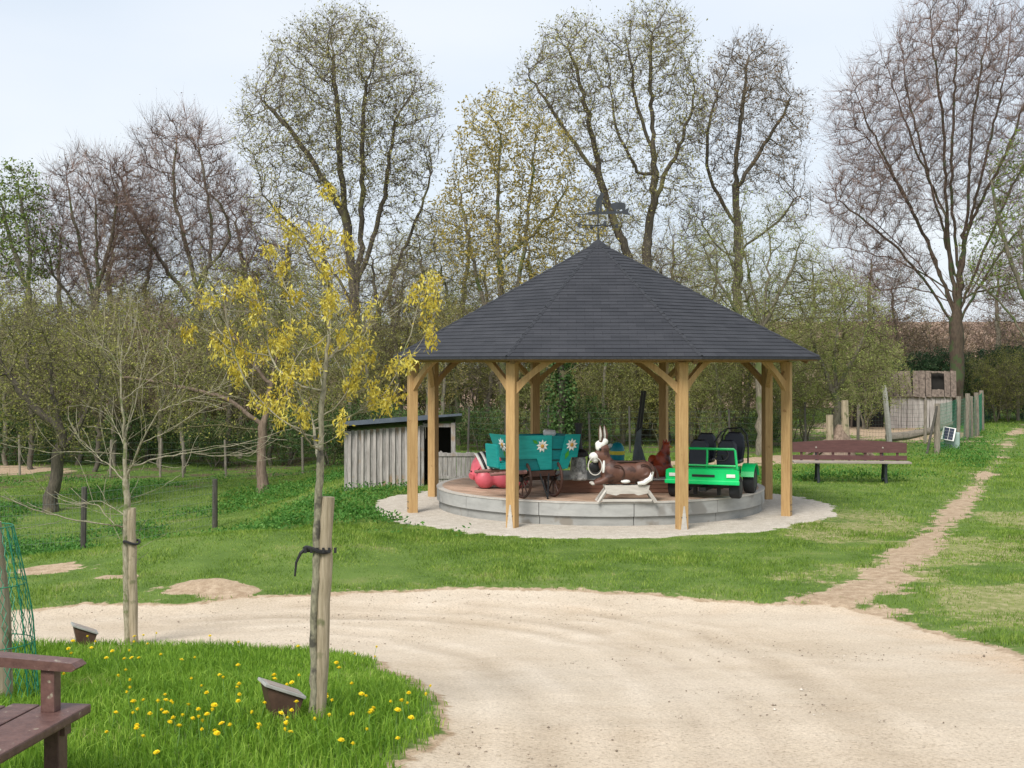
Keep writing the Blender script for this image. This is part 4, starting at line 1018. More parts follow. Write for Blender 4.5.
# ------------------------------------------------------------------ bench beyond the pavilion
bb = ground_at(846, 482); BY = 25.6
b1 = thing('park_bench', 'plum brown bench with arched top board and black iron legs beyond the pavilion', 'bench', ((851-CX)/F*BY, BY, gz((851-CX)/F*BY, BY)), R(-6))
hw = 1.13
mb = MB(); n_ = 14
pts = [(-hw+2*hw*i/n_, .80+.055*math.sin(PI*i/n_)) for i in range(n_+1)]+[(hw, .60), (-hw, .60)]
mb.prism(pts, .035, off=.22, T=Matrix.Rotation(0, 4, 'X')); tb_ = mb.build('top_back_board', 'bench', b1)
mb = MB(); mb.prism([(-hw, .545), (hw, .545), (hw, .45), (-hw, .45)], .035, off=.20); mb.build('lower_back_board', 'bench', b1)
for i in range(9):
    pass
mb = MB()
for x_ in (-.95, -.63, -.32, 0, .32, .63, .95): mb.box((x_, .235, .56), (.05, .02, .26))
mb.build('back_batten', 'bench', b1)
mb = MB()
for i in range(3): mb.box((0, .10-i*.125, .425), (2*hw+.04, .105, .035), bev=.005)
mb.build('seat_slats', 'seatpale', b1)
for x_ in (-.66, .66):
    mb = MB()
    mb.tube([(x_, .16, .41), (x_, .20, .22), (x_, .26, .0)], [.028, .03, .03], 8)
    mb.tube([(x_, -.14, .41), (x_, -.12, .22), (x_, -.18, .0)], [.028, .03, .03], 8)
    mb.tube([(x_, .23, .08), (x_, .10, .05), (x_, .0, .10), (x_, -.08, .05), (x_, -.16, .08)], .022, 8); mb.tube([(x_, -.2, .4), (x_, .18, .4)], .025, 8)
    mb.tube([(x_, .18, .4), (x_, .25, .6), (x_, .26, .78)], .02, 8); mb.build('leg', 'iron', b1, True)
for x_ in (-.66, .66): mb = MB(); mb.ell((x_, .198, .70), (.02, .008, .02), nu=10, nv=6); mb.build('bolt_cap', 'seatpale', tb_)

# ------------------------------------------------------------------ near bench at the lower left
b2 = thing('armrest_bench', 'weathered brown slatted bench with armrest in the long grass at the lower left', 'bench', (-1.70, 4.93, .68), R(-8.5))
# local: bench runs along -y (towards the camera), faces +x
SZ = 1.07-.68
for i, (x0, x1) in enumerate(((-.13, .055), (-.265, -.15), (-.395, -.285))):
    mb = MB(); ln = 1.75-.0*i; far = .05-i*.015
    mb.box(((x0+x1)/2, far-ln/2, SZ-.018+i*.006*-1), (x1-x0, ln, .036), bev=.008); mb.build('seat_slat', 'benchnear', b2)
for y_ in (-.07, -1.5):
    mb = MB(); mb.box((-.03, y_, .15-.1), (.062, .07, .60), bev=.006); mb.build('leg', 'benchnear', b2)
    mb = MB(); mb.box((-.05, y_-.0, SZ+.09), (.058, .055, .19), bev=.008); mb.build('armrest_post', 'benchnear', b2)
    mb = MB(); T = Matrix.Translation((0, y_, 0))
    mb.prism([(-.46, SZ+.216), (-.20, SZ+.205), (-.02, SZ+.196), (.055, SZ+.192), (.075, SZ+.175), (.055, SZ+.160), (-.2, SZ+.168), (-.46, SZ+.175)], .085, T=T); mb.build('armrest', 'benchnear', b2)
    mb = MB(); mb.tube([(-.40, y_, -.2), (-.42, y_, SZ), (-.50, y_, SZ+.55)], [.036, .04, .03], 8); mb.build('back_post', 'benchnear', b2)
    mb = MB(); mb.box((-.2, y_, SZ-.062), (.44, .05, .05)); mb.build('seat_bearer', 'benchnear', b2)
for z_ in (SZ+.19, SZ+.33, SZ+.47):
    mb = MB(); mb.box((-.42-(z_-SZ)*.12, -.85, z_), (.03, 1.65, .10), bev=.006); mb.build('back_slat', 'benchnear', b2)
mb = MB(); mb.tube([(-.03, -.1, .02), (-.03, -1.5, .02)], .022, 6); mb.build('stretcher', 'benchnear', b2)

# ------------------------------------------------------------------ little slanted brown boxes
def plaque(px, py, Y, hpx, label):
    x_ = (px-CX)/F*Y; g = thing('ground_sign', label, 'sign', (x_, Y, gz(x_, Y)), R(25)); s = hpx/F*Y/.18
    mb = MB(); mb.prism([(-.045*s, 0), (.05*s, 0), (.095*s, .115*s), (-.085*s, .19*s)], .13*s); mb.build('box', 'plaqueb', g)
    mb = MB(); a = math.atan2(-.075, .18)
    T = Matrix.Translation((.004*s, 0, .162*s)) @ Matrix.Rotation(-a, 4, 'Y')
    mb.box((0, 0, 0), (.215*s, .155*s, .014*s), bev=.002, T=T); pl = mb.build('slanted_plate', 'plaque', g)
    mb = MB(); mb.box((0, 0, .0085*s), (.17*s, .115*s, .003), T=T); mb.build('plate_face', 'seatpale', pl)
g1 = ground_at(283, 722); plaque(281, 722, g1.y, 37, 'brown box with slanted grey plate in the grass beside the thick stake')
g1 = ground_at(84, 648); plaque(84, 648, g1.y, 22, 'smaller brown slanted box at the gravel edge left of the bare sapling')

# ------------------------------------------------------------------ stakes
def stake(px, pyb, pyt, wpx, label, lean=0):
    g = ground_at(px, pyb); s = g.y/F; h = (pyb-pyt)*s; r = wpx*s/2
    t = thing('tree_stake', label, 'stake', g, 0); mb = MB(); N_ = 12
    pts = []; rad = []
    for i in range(N_+1):
        z_ = -.15+(h+.15)*i/N_; pts.append((lean*z_+.004*math.sin(i*1.7), .003*math.cos(i*2.1), z_)); rad.append(r*(1+.06*math.sin(i*2.3))*(1 if i < N_ else .9))
    mb.tube(pts, rad, 14); mb.build('post', 'stake', t, True)
    return t, g, h, r
st1, gA, hA, rA = stake(319.5, 720, 497, 14, 'thick weathered stake holding the yellow leaved young oak', .035)
st2, gB, hB, rB = stake(134, 641, 508, 8.5, 'thin weathered stake tied to the bare sapling', -.02)
def strap(st, z_, r, dx, tail=False):
    mb = MB(); ring = [(dx+r*1.15*math.cos(a)*(1.6), r*1.35*math.sin(a), z_+.012*math.sin(a*2)) for a in np.linspace(0, 2*PI, 25)[:-1]]
    mb.tube(ring, .011, 6, closed=True)
    if tail:
        mb.tube([(dx-r*1.7, -.03, z_), (dx-r*2.2, -.05, z_-.015), (dx-r*2.8, -.05, z_-.06), (dx-r*3.0, -.05, z_-.13)], [.010, .009, .007, .005], 6)
        for i in range(6): mb.box((dx-r*1.5+i*.030, -r*1.36, z_), (.012, .012, .026))
    mb.build('strap', 'strap', st, True)
strap(st1, hA-.265, rA, -.01, True); strap(st2, hB-.29, rB, -.02)

# ------------------------------------------------------------------ green net guard at the left edge
gn = Vector((-2.90, 7.15, 0)); gn.z = gz(gn.x, gn.y)
ng = thing('netted_trunk_guard', 'green plastic net wrapped round a grey post at the left edge', 'tree guard', gn, 0)
mb = MB(); mb.tube([(.04, 0, -.1), (.03, 0, .5), (-.02, 0, 1.0)], [.065, .06, .055], 12); mb.build('post', 'stake', ng, True)
mb = MB()
def gr_(z): return .235-.02*z-.16*max(0, z-.45)**1.3
HN = .98; nu_, nv_ = 22, 26
for i in range(nu_):
    for sgn in (-1, 1):
        pts = []
        for j in range(nv_+1):
            z_ = HN*j/nv_; a = 2*PI*(i+sgn*(abs((j % 4)-2)/2-.5)*.5)/nu_+sgn*0
            pts.append((gr_(z_)*math.cos(a)-.05*z_, gr_(z_)*math.sin(a), z_))
        mb.tube(pts, .0024, 3, caps=False)
for z_ in (.0, .33, .66, HN): mb.tube([(gr_(z_)*math.cos(a)-.05*z_, gr_(z_)*math.sin(a), z_) for a in np.linspace(0, 2*PI, 33)[:-1]], .003, 4, closed=True)
mb.build('net', 'netgreen', ng)
mb = MB()
for a in (-.35, .25): mb.tube([(gr_(z_)*math.cos(a)-.05*z_, gr_(z_)*math.sin(a), z_) for z_ in np.linspace(0, HN, 8)], .004, 5)
mb.build('net_seam', 'netgreen', ng)

# ------------------------------------------------------------------ grey shed and gate behind the pavilion
SY = 24.9
sx0, sx1 = (345-CX)/F*SY, (455-CX)/F*SY
sg = min(gz(sx0, SY), gz(sx1, SY))-.05
sh = thing('tool_shed', 'low grey board shed with a blue grey roof edge left of the pavilion', 'shed', (sx0, SY, sg), R(3))
wdt = sx1-sx0; hl = EYE-(431-HY)/F*SY-sg; hr = EYE-(423-HY)/F*SY-sg
dep = 1.5; wfront = wdt-.62
mb = MB(); nbd = 25
for i in range(nbd):
    x0 = wfront*i/nbd; w_ = wfront/nbd; h_ = hl+(hr-hl)*(x0/wdt)
    mb.box((x0+w_/2, -.02 if i % 2 else .015, h_/2), (w_*(.85 if i % 2 else 1.2), .018, h_-(.02 if i % 2 else 0)), 0 if i % 2 else 1, jit=.003)
mb.build('front_boards', ['paleboard', 'greyboard'], sh)
mb = MB()
mb.box((0.0, dep/2, hl/2), (.03, dep-.02, hl)); mb.box((wdt/2, dep, hl/2-.12), (wdt, .03, hl-.24)); mb.box((wdt, dep/2+.1, hr/2), (.03, dep-.25, hr)); mb.box((wfront, dep/2+.05, hr/2), (.03, dep-.12, hr-.02)); mb.build('side_boards', 'greyboard', sh)
mb = MB(); mb.box((wdt-.04, .0, hr/2), (.08, .08, hr)); mb.box((wfront+.34, .012, hr*.5), (.04, .04, hr*.2)); mb.box((wfront+.3, 0.01, hr-.05), (.6, .06, .07)); mb.build('door_frame', 'greyboard', sh)
mb = MB(); T = Matrix.Translation((wdt/2, dep/2-.03, (hl+hr)/2+.05)) @ Matrix.Rotation(-math.atan2(hr-hl, wdt), 4, 'Y') @ Matrix.Rotation(R(-7), 4, 'X')
mb.box((0, 0, 0), (wdt+.28, dep+.3, .045), T=T); mb.build('roof', 'bluegreyroof', sh)
mb = MB(); mb.box((-.32, -dep/2-.165, -.01), (wdt-.40, .03, .09), T=T); mb.build('roof_edge_board', 'bluegreyroof', sh)
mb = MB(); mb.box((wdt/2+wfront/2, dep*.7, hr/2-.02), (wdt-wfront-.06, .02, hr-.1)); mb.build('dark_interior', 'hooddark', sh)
gx0 = (437-CX)/F*24.7; gxe = (478-CX)/F*24.7; gzz = gz(gx0, 24.7)
gp = thing('board_gate', 'low grey board gate beside the shed opening', 'gate', (gx0, 24.7, gzz), 0)
mb = MB(); hg = EYE-(452-HY)/F*24.7-gzz
for i in range(9): mb.box((.04+i*(gxe-gx0)/9+.03, 0, hg/2), ((gxe-gx0)/9-.008, .02, hg-(i % 3)*.02), jit=.003)
mb.build('boards', 'greyboard', gp)
mb = MB(); mb.box(((gxe-gx0)/2, -.02, hg-.05), (gxe-gx0, .02, .06)); mb.box(((gxe-gx0)/2, -.02, .2), (gxe-gx0, .02, .06)); mb.build('rail', 'greyboard', gp)

# ------------------------------------------------------------------ ruined hut on the right
HYY = 47.0; hx0, hx1 = (890-CX)/F*HYY, (950-CX)/F*HYY; hz = gz(hx0, HYY); 
hu = thing('ruined_hut', 'tumbledown grey plank hut with a hole in its sloping board roof', 'hut', (hx0, HYY, hz-.1), R(-8))
hw_ = hx1-hx0; zb = EYE-(396-HY)/F*HYY-hz+.1; zt_ = EYE-(372-HY)/F*HYY-hz+.1
mb = MB()
for i in range(11):
    w_ = hw_/11; mb.box((w_*(i+.5), 0, zb/2-.02), (w_*.93, .03, zb), jit=.012)
mb.build('front_planks', 'paleboard', hu)
mb = MB()
for i in range(11):
    if i in (7, 8): continue
    w_ = (hw_+.25)/11; x0 = w_*i-.1; lean_ = .10 if i > 8 else .03
    T = Matrix.Translation((x0+w_/2, -.10, zb-.02)) @ Matrix.Rotation(R(-42), 4, 'X') @ Matrix.Rotation(R(6 if i > 3 else 2), 4, 'Y')
    mb.box((0, 0, .62), (w_*.90, .03, 1.28+random.uniform(-.06, .06)), T=T, jit=.012)
w_ = (hw_+.25)/11
for i in (7, 8):
    T = Matrix.Translation((w_*i-.1+w_/2, -.10, zb-.02)) @ Matrix.Rotation(R(-42), 4, 'X') @ Matrix.Rotation(R(6), 4, 'Y')
    mb.box((0, 0, .17), (w_*.96, .03, .36), T=T, jit=.01); mb.box((0, 0, 1.20), (w_*.96, .03, .10), T=T, jit=.01)
mb.build('roof_boards', 'brownboard', hu)
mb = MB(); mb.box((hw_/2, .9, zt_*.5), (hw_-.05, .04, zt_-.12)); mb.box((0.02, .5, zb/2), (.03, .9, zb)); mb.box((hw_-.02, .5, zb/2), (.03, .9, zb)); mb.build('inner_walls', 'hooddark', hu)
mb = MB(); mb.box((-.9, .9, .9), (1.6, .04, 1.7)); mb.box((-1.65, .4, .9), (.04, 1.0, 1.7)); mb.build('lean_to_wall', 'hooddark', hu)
mb = MB()
for (a_, b_) in (((-1.7, -.05, 0), (-1.7, -.05, 1.5)), ((-.9, -.08, 0), (-.9, -.08, 1.75)), ((-1.75, -.08, 1.3), (0, -.08, 1.42)), ((-1.7, -.1, 1.3), (-.2, -.1, 2.2)), ((-1.0, -.1, 1.55), (0, -.1, 2.25)), ((-1.4, -.05, 0), (-1.35, -.05, 1.4))): mb.tube([a_, b_], .045, 5)
mb.build('lean_to_poles', 'brownboard', hu)

# ------------------------------------------------------------------ fences
def post_mesh(h, r, name, mat, parent, lean=(0, 0), sides=8, loc=(0, 0, 0), top=.9):
    mb = MB(); l = Vector(loc); mb.tube([l+Vector((0, 0, -.2)), l+Vector((lean[0]*.5, lean[1]*.5, h*.5)), l+Vector((lean[0], lean[1], h))], [r, r*.97, r*top], sides); return mb.build(name, mat, parent, True)

def fence(label, pts, hgt, r, mat, wiremat, vstep=.3, hstep=.18, wr=.0035, cat='fence', jitter=.04, mesh=True, wtop=None):
    """posts at pts (x,y) and a wire net hung between them"""
    x0, y0 = pts[0]; f = thing('wire_fence', label, cat, (x0, y0, gz(x0, y0)), 0); o = Vector((x0, y0, gz(x0, y0)))
    P = [Vector((x_, y_, gz(x_, y_)))-o for x_, y_ in pts]; rr = random.Random(len(label))
    for p in P: post_mesh(hgt*rr.uniform(.92, 1.08), r, 'post', mat, f, (rr.uniform(-jitter, jitter), rr.uniform(-jitter, jitter)), loc=p)
    if mesh:
        mb = MB(); ht = wtop or hgt*.92
        for a, b in zip(P[:-1], P[1:]):
            n_ = max(1, int((b-a).length/vstep)); nh = int(ht/hstep)
            for k in range(nh+1):
                z_ = .04+(ht-.04)*k/nh
                mb.tube([a.lerp(b, t)+Vector((0, 0, z_-.03*math.sin(PI*t))) for t in (0, .33, .66, 1)], wr, 3, caps=False)
            for k in range(n_):
                c_ = a.lerp(b, k/n_); mb.tube([c_+Vector((0, 0, .04)), c_+Vector((0, 0, ht-.03*math.sin(PI*k/n_)))], wr*.8, 3, caps=False)
        mb.build('wire_net', wiremat, f)
    return f
# dark posts in the low field on the left
x_, Y_ = (215-CX)/F*25.0, 25.0; xb, Yb = (83-CX)/F*20.5, 20.5
z1 = gz(x_, Y_); z2 = gz(xb, Yb)
fl = thing('field_fence', 'two dark posts with thin wire netting across the low left field', 'fence', (x_, Y_, z1), 0)
o_ = Vector((x_, Y_, z1))
post_mesh(EYE-(479-HY)/F*Y_-z1, .055, 'post', 'fencepost', fl)
p2 = Vector((xb, Yb, z2))-o_; post_mesh(EYE-(487-HY)/F*Yb-z2, .05, 'post', 'fencepost', fl, loc=p2, lean=(.02, 0))
p3 = Vector(((-60-CX)/F*18, 18, 0)); p3.z = gz(p3.x, p3.y); p3 -= o_; post_mesh(1.1, .05, 'post', 'fencepost', fl, loc=p3)
mb = MB()
for a, b in ((Vector((0, 0, 0)), p2), (p2, p3)):
    for k in range(7): mb.tube([a+Vector((0, 0, .08+k*.15)), b+Vector((0, 0, .08+k*.15))], .0022, 3, caps=False)
    for k in range(36): c_ = a.lerp(b, k/36); mb.tube([c_+Vector((0, 0, .05)), c_+Vector((0, 0, .98))], .0016, 3, caps=False)
mb.build('wire_net', 'wiregrey', fl)
# far fence under the trees, left
pf = [((px-CX)/F*Yq, Yq) for px, Yq in ((-60, 34), (20, 33.5), (62, 33.5), (110, 33), (160, 33), (183, 33), (226, 33), (303, 33), (345, 33.5))]
fence('mixed old posts with dark wire under the trees behind the left field', pf, 1.0, .032, 'palepost', 'wire', .28, .16, .003)
pf = [((px-CX)/F*Yq, Yq) for px, Yq in ((468, 34), (505, 34), (548, 34), (590, 34), (630, 34), (680, 34), (730, 34), (772, 34), (806, 34.5), (832, 35))]
fence('wire fence on thin posts crossing behind the pavilion', pf, 1.2, .03, 'fencepost', 'wire', .25, .15, .0035)
# netted fence on the right: runs away beside the grass track
pts = [(937, 34.0), (957, 38.2), (966, 39.5), (971, 40.6), (977, 41.5), (982, 44)]
pf = [((px-CX)/F*Yq, Yq) for px, Yq in pts]
fr = fence('grey posts with dense green netting beside the grass track at right', pf, 1.42, .085, 'palepost', 'netgreen', .10, .10, .004, jitter=.05)
x0, y0 = pf[0]; o_ = Vector((x0, y0, gz(x0, y0)))
for px, Yq, dxp in ((937, 34.0, -14), (957, 38.2, -9)):
    a = Vector(((px-CX)/F*Yq, Yq, 0)); a.z = gz(a.x, a.y)+1.25; b = Vector(((px+dxp-CX)/F*Yq, Yq-.3, 0)); b.z = gz(b.x, b.y)
    mb = MB(); mb.tube([a-o_, b-o_], .035, 6); mb.build('brace', 'fencepost', fr)
pf = [((px-CX)/F*Yq, Yq) for px, Yq in ((982, 50), (999, 54), (1018, 52), (1050, 50))]
fence('far fence with two grey posts under the dark evergreens at right', pf, 1.15, .075, 'palepost', 'netgreen', .12, .13, .004)
pf = [((px-CX)/F*Yq, Yq) for px, Yq in ((858, 40), (888, 38.5), (925, 38))]
fn_ = fence('short netting run with one pale leaning post in front of the hut', pf, 1.25, .05, 'palepost', 'wire', .15, .12, .0035)
wpx = (886-CX)/F*37.0
wp = thing('leaning_post', 'tall pale bleached post leaning in front of the hut', 'post', (wpx+.12, 37.0, gz(wpx, 37.0)), 0)
post_mesh(1.72, .085, 'shaft', 'cream', wp, lean=(-.18, 0), loc=(0, 0, 0), sides=7)
# solar fence energiser
ex = (951-CX)/F*35.5; eg = thing('fence_energiser', 'small pale green box with tilted solar panel at the foot of the netted fence', 'energiser', (ex, 35.5, gz(ex, 35.5)), R(-20))
mb = MB(); mb.box((.02, .14, .24), (.42, .24, .46), bev=.03); mb.build('box', 'energ', eg)
T = Matrix.Translation((-.06, -.12, .44)) @ Matrix.Rotation(R(-22), 4, 'X') @ Matrix.Rotation(R(10), 4, 'Y') @ Matrix.Scale(.68, 4)
mb = MB(); mb.box((0, 0, 0), (.50, .03, .56), T=T, bev=.006); mb.build('panel_frame', 'white', eg)
mb = MB()
for i in range(2):
    for j in range(4): mb.box((-.1+i*.2, -.02, -.19+j*.127), (.185, .008, .118), T=T)
mb.build('solar_cells', 'panel', eg)
# old tree stump with its root plate
sx_ = (840-CX)/F*33.0; stp = thing('tree_stump', 'old broken stump with spreading roots behind the bench', 'stump', (sx_, 33.0, gz(sx_, 33.0)), 0)
mb = MB(); rr = random.Random(4)
mb.tube([(-.1, 0, -.1), (-.05, 0, .2), (.02, 0, .5), (.05, 0, .78)], [.62, .42, .26, .12], 11)
for k in range(9):
    a = PI*k/8+PI; ln = rr.uniform(.5, 1.3)*(1.4 if k < 3 else .8); mb.tube([(0, 0, .45), (ln*.45*math.cos(a), ln*.3*math.sin(a), .30), (ln*math.cos(a), ln*.4*math.sin(a), -.03)], [.12, .09, .03], 7)
mb.build('roots', 'barkred', stp, True)
mb = MB(); mb.tube([(.12, -.1, .3), (.10, -.1, 1.42)], [.11, .09], 8); mb.tube([(-.3, -.2, 0), (-.32, -.2, 1.05)], [.10, .09], 8); mb.build('broken_posts', 'stake', stp, True)
# fallen log near the hut and stones
lx, ly = (918-CX)/F*38.5, 38.5; lg = thing('fallen_log', 'grey log lying on the bare ground before the hut', 'log', (lx, ly, gz(lx, ly)+.12), R(12))
mb = MB(); mb.tube([(-1.0, 0, .05), (-.3, .05, .1), (.5, 0, .25), (1.2, 0, .45)], [.14, .13, .11, .08], 9); mb.build('trunk', 'palepost', lg, True)

# ------------------------------------------------------------------ trees
def colonize(rng, nodes, parents, A, step, dk, di, bias=(0, 0, .1), jit=.15, iters=220, maxn=15000):
    P = np.zeros((maxn, 3)); n = len(nodes); P[:n] = nodes; par = list(parents); cc = np.zeros(maxn, int)
    for p in par:
        if p >= 0: cc[p] += 1
    d = np.linalg.norm(A[:, None]-P[None, :n], axis=2); ni = d.argmin(1); nd_ = d.min(1)
    alive = nd_ > dk; bias = np.array(bias)
    for it in range(iters):
        act = alive & (nd_ < di)
        if not act.any():
            if not alive.any() or it > 3: break
            di = nd_[alive].min()*1.2; continue
        idx = ni[act]; dv = A[act]-P[idx]; dv /= np.linalg.norm(dv, axis=1)[:, None]
        u, inv = np.unique(idx, return_inverse=True); s = np.zeros((len(u), 3)); np.add.at(s, inv, dv)
        s /= np.linalg.norm(s, axis=1)[:, None]+1e-9
        s = s+bias+rng.normal(0, jit, s.shape); s /= np.linalg.norm(s, axis=1)[:, None]+1e-9
        ok = cc[u] < 3
        dead = u[~ok]
        if len(dead): alive &= ~np.isin(ni, dead)
        u = u[ok]; s = s[ok]
        if n+len(u) >= maxn: break
        if not len(u): continue
        new = P[u]+s*step; P[n:n+len(u)] = new; par += list(u); cc[u] += 1
        ai = np.where(alive)[0]
        if len(ai):
            dd = np.linalg.norm(A[ai][:, None]-new[None], axis=2); m_ = dd.min(1); am = dd.argmin(1); b = m_ < nd_[ai]
            nd_[ai[b]] = m_[b]; ni[ai[b]] = n+am[b]
        alive &= nd_ > dk
        n += len(u)
    return P[:n].copy(), np.array(par)

def radii(P, par, tip, R0, root=0, qexp=.62):
    n = len(P); t = np.zeros(n); ch = np.zeros(n, int)
    for i in range(n):
        if par[i] >= 0: ch[par[i]] += 1
    for i in range(n-1, -1, -1):
        if ch[i] == 0: t[i] += 1
        if par[i] >= 0: t[par[i]] += t[i]
    return tip+(R0-tip)*(t/max(t[root], 2))**qexp-(R0-tip)*(1/max(t[root], 2))**qexp, t

def skeleton_mesh(P, par, r, sel, sides):
    """tubes for the selected nodes (segment parent->node); main continuation shares its ring"""
    n = len(P); main = np.full(n, -1); best = np.zeros(n)
    for i in range(n):
        p = par[i]
        if p >= 0 and r[i] > best[p]: best[p] = r[i]; main[p] = i
    dirn = np.zeros((n, 3)); has = par >= 0
    dirn[has] = P[has]-P[par[has]]; dirn[has] /= np.linalg.norm(dirn[has], axis=1)[:, None]+1e-9
    dirn[~has] = (0, 0, 1)
    dn2 = dirn.copy(); mm = main >= 0; dn2[mm] += dirn[main[mm]]; dn2 /= np.linalg.norm(dn2, axis=1)[:, None]+1e-9
    ref = np.array([.35, .9, .15]); ref /= np.linalg.norm(ref)
    def rings(c, d, rr):
        u = ref-d*(d@ref)[:, None]; u /= np.linalg.norm(u, axis=1)[:, None]+1e-9; w_ = np.cross(d, u)
        a = np.arange(sides)*2*PI/sides
        return c[:, None]+(u[:, None]*np.cos(a)[None, :, None]+w_[:, None]*np.sin(a)[None, :, None])*rr[:, None, None]
    segs = np.where(sel & has)[0]
    if not len(segs): return np.zeros((0, 3)), np.zeros((0, 4), int)
    VA = rings(P, dn2, r)                                  # ring at each node
    st = np.arange(n)*sides
    ismain = main[par[segs]] == segs
    VB = rings(P[par[segs]], dirn[segs], r[segs]*1.05)
    bs = n*sides+np.arange(len(segs))*sides
    start = np.where(ismain, st[par[segs]], bs); end = st[segs]
    k = np.arange(sides); k2 = (k+1) % sides
    fcs = np.stack([start[:, None]+k, start[:, None]+k2, end[:, None]+k2, end[:, None]+k], 2).reshape(-1, 4)
    V = np.concatenate([VA.reshape(-1, 3), VB.reshape(-1, 3)])
    u, inv = np.unique(fcs.ravel(), return_inverse=True)
    return V[u], inv.reshape(-1, 4)

def needles(rng, c, d, ln, wd):
    """thin tapering twigs: c base, d direction"""
    n = len(c); s = np.cross(d, rng.normal(size=(n, 3))); s /= np.linalg.norm(s, axis=1)[:, None]+1e-9
    ln = np.broadcast_to(ln, n)[:, None]; wd = np.broadcast_to(wd, n)[:, None]
    V = np.empty((n, 3, 3)); V[:, 0] = c-s*wd/2; V[:, 1] = c+s*wd/2; V[:, 2] = c+d*ln
    return V.reshape(-1, 3), np.arange(n*3).reshape(n, 3)

def crown_mesh(name, rng, P, par, r, thr, tmat, lmat, twig=(.25, .6), ntw=3, tw=.012, sub=2, up=.3, leaves=2, lsize=(.05, .09), lratio=.5, ends_only=.0, droop=None, sides=3, spread=1.0):
    n = len(P); has = par >= 0; fine = (r < thr) & has
    V1, f1 = skeleton_mesh(P, par, r, fine, sides)
    idx = np.where(fine & (r < thr*.75))[0]
    idx = np.repeat(idx, ntw); t = rng.random(len(idx))[:, None]
    c = P[par[idx]]*(1-t)+P[idx]*t; bd = P[idx]-P[par[idx]]; bd /= np.linalg.norm(bd, axis=1)[:, None]+1e-9
    def mk(bd, m=.9):
        d = bd+rng.normal(0, m*.55*spread, bd.shape)+np.array([0, 0, up]); return d/(np.linalg.norm(d, axis=1)[:, None]+1e-9)
    d = mk(bd); ln = rng.uniform(twig[0], twig[1], len(c))
    V2, f2 = needles(rng, c, d, ln, tw)
    c3 = np.repeat(c, sub, 0); d3 = np.repeat(d, sub, 0); l3 = np.repeat(ln, sub); tt = rng.uniform(.25, .9, len(c3))
    c3 = c3+d3*(l3*tt)[:, None]; dd3 = mk(d3, 1.1); ln3 = l3*rng.uniform(.35, .7, len(c3))
    V3, f3 = needles(rng, c3, dd3, ln3, tw*.7)
    Vs = [V1, V2, V3]; Fq = [f1]; Ft = [f2+len(V1), f3+len(V1)+len(V2)]; nb = len(V1)+len(V2)+len(V3)
    rnd = [np.full(len(V1), .2), np.repeat(rng.random(len(c)), 3), np.repeat(rng.random(len(c3)), 3)]
    mi = [0]*len(f1)
    fac = [f1, np.concatenate(Ft)]
    mis = [np.zeros(len(f1), int), np.zeros(len(f2)+len(f3), int)]
    if leaves > 0:
        tips = np.concatenate([c+d*ln[:, None]*rng.uniform(.4, 1, (len(c), 1)), c3+dd3*ln3[:, None]*rng.uniform(.4, 1, (len(c3), 1))])
        m_ = int(len(tips)*leaves); ii_ = rng.integers(0, len(tips), m_)
        L_ = rng.uniform(lsize[0], lsize[1], m_)
        Vl, fl_, rl = leafquads(tips[ii_]+rng.normal(0, lsize[1]*.6, (m_, 3)), L_, L_*lratio, rng, droop)
        Vs.append(Vl); fac.append(fl_+nb); mis.append(np.ones(m_, int)); rnd.append(rl)
    ordr = np.concatenate(Vs)
    return npmesh(name, ordr, fac, [tmat, lmat], np.concatenate(mis), rnd=np.concatenate(rnd), link=False)

def trunk_mesh(name, P, par, r, thr, mat, sides=9):
    V, f = skeleton_mesh(P, par, r, r >= thr*.98, sides)
    return npmesh(name, V, [f], [mat], smooth=True, link=False)

def obj(name, me, parent):
    o = bpy.data.objects.new(name, me); COL.objects.link(o); o.parent = parent; return o

def ellpts(rng, c, r, n, shell=.0):
    v = rng.normal(size=(n, 3)); v /= np.linalg.norm(v, axis=1)[:, None]
    q = rng.random(n)**(1/3.)
    if shell: q = q*(1-shell)+shell*rng.uniform(.8, 1, n)
    return np.array(c)+v*q[:, None]*np.array(r)

def poly_nodes(lines, step, smooth=False):
    """several polylines from the same root; first starts at the ground. lines: list of lists of 3-D points; later lines start anywhere on the first"""
    nodes = []; par = []
    for ln in lines:
        ln = [np.array(p, float) for p in ln]
        if smooth:
            for _ in range(2):
                if len(ln) > 2: ln = [ln[0]]+[q for a, b in zip(ln[:-1], ln[1:]) for q in (a*.75+b*.25, a*.25+b*.75)]+[ln[-1]]
        if not nodes: nodes.append(ln[0]); par.append(-1); cur = 0
        else:
            cur = int(np.argmin([np.linalg.norm(q-ln[0]) for q in nodes]))
        pts = [nodes[cur]]+ln[1:]
        for a, b in zip(pts[:-1], pts[1:]):
            k = max(1, int(np.linalg.norm(b-a)/step))
            for i in range(1, k+1): nodes.append(a+(b-a)*i/k); par.append(cur); cur = len(nodes)-1
    return np.array(nodes), par

class Site:
    """a tree's own frame: base on the ground at picture column px and distance Y"""
    def __init__(s, px, Y): s.Y = Y; s.x = (px-CX)/F*Y; s.z = gz(s.x, Y); s.px = px; s.m = Y/F
    def p(s, px, py, dy=0): return ((px-CX)/F*s.Y-s.x, dy, EYE-(py-HY)/F*s.Y-s.z)
    def tree(s, name, label, cat, group=None): return thing(name, label, cat, (s.x, s.Y, s.z), 0, group)

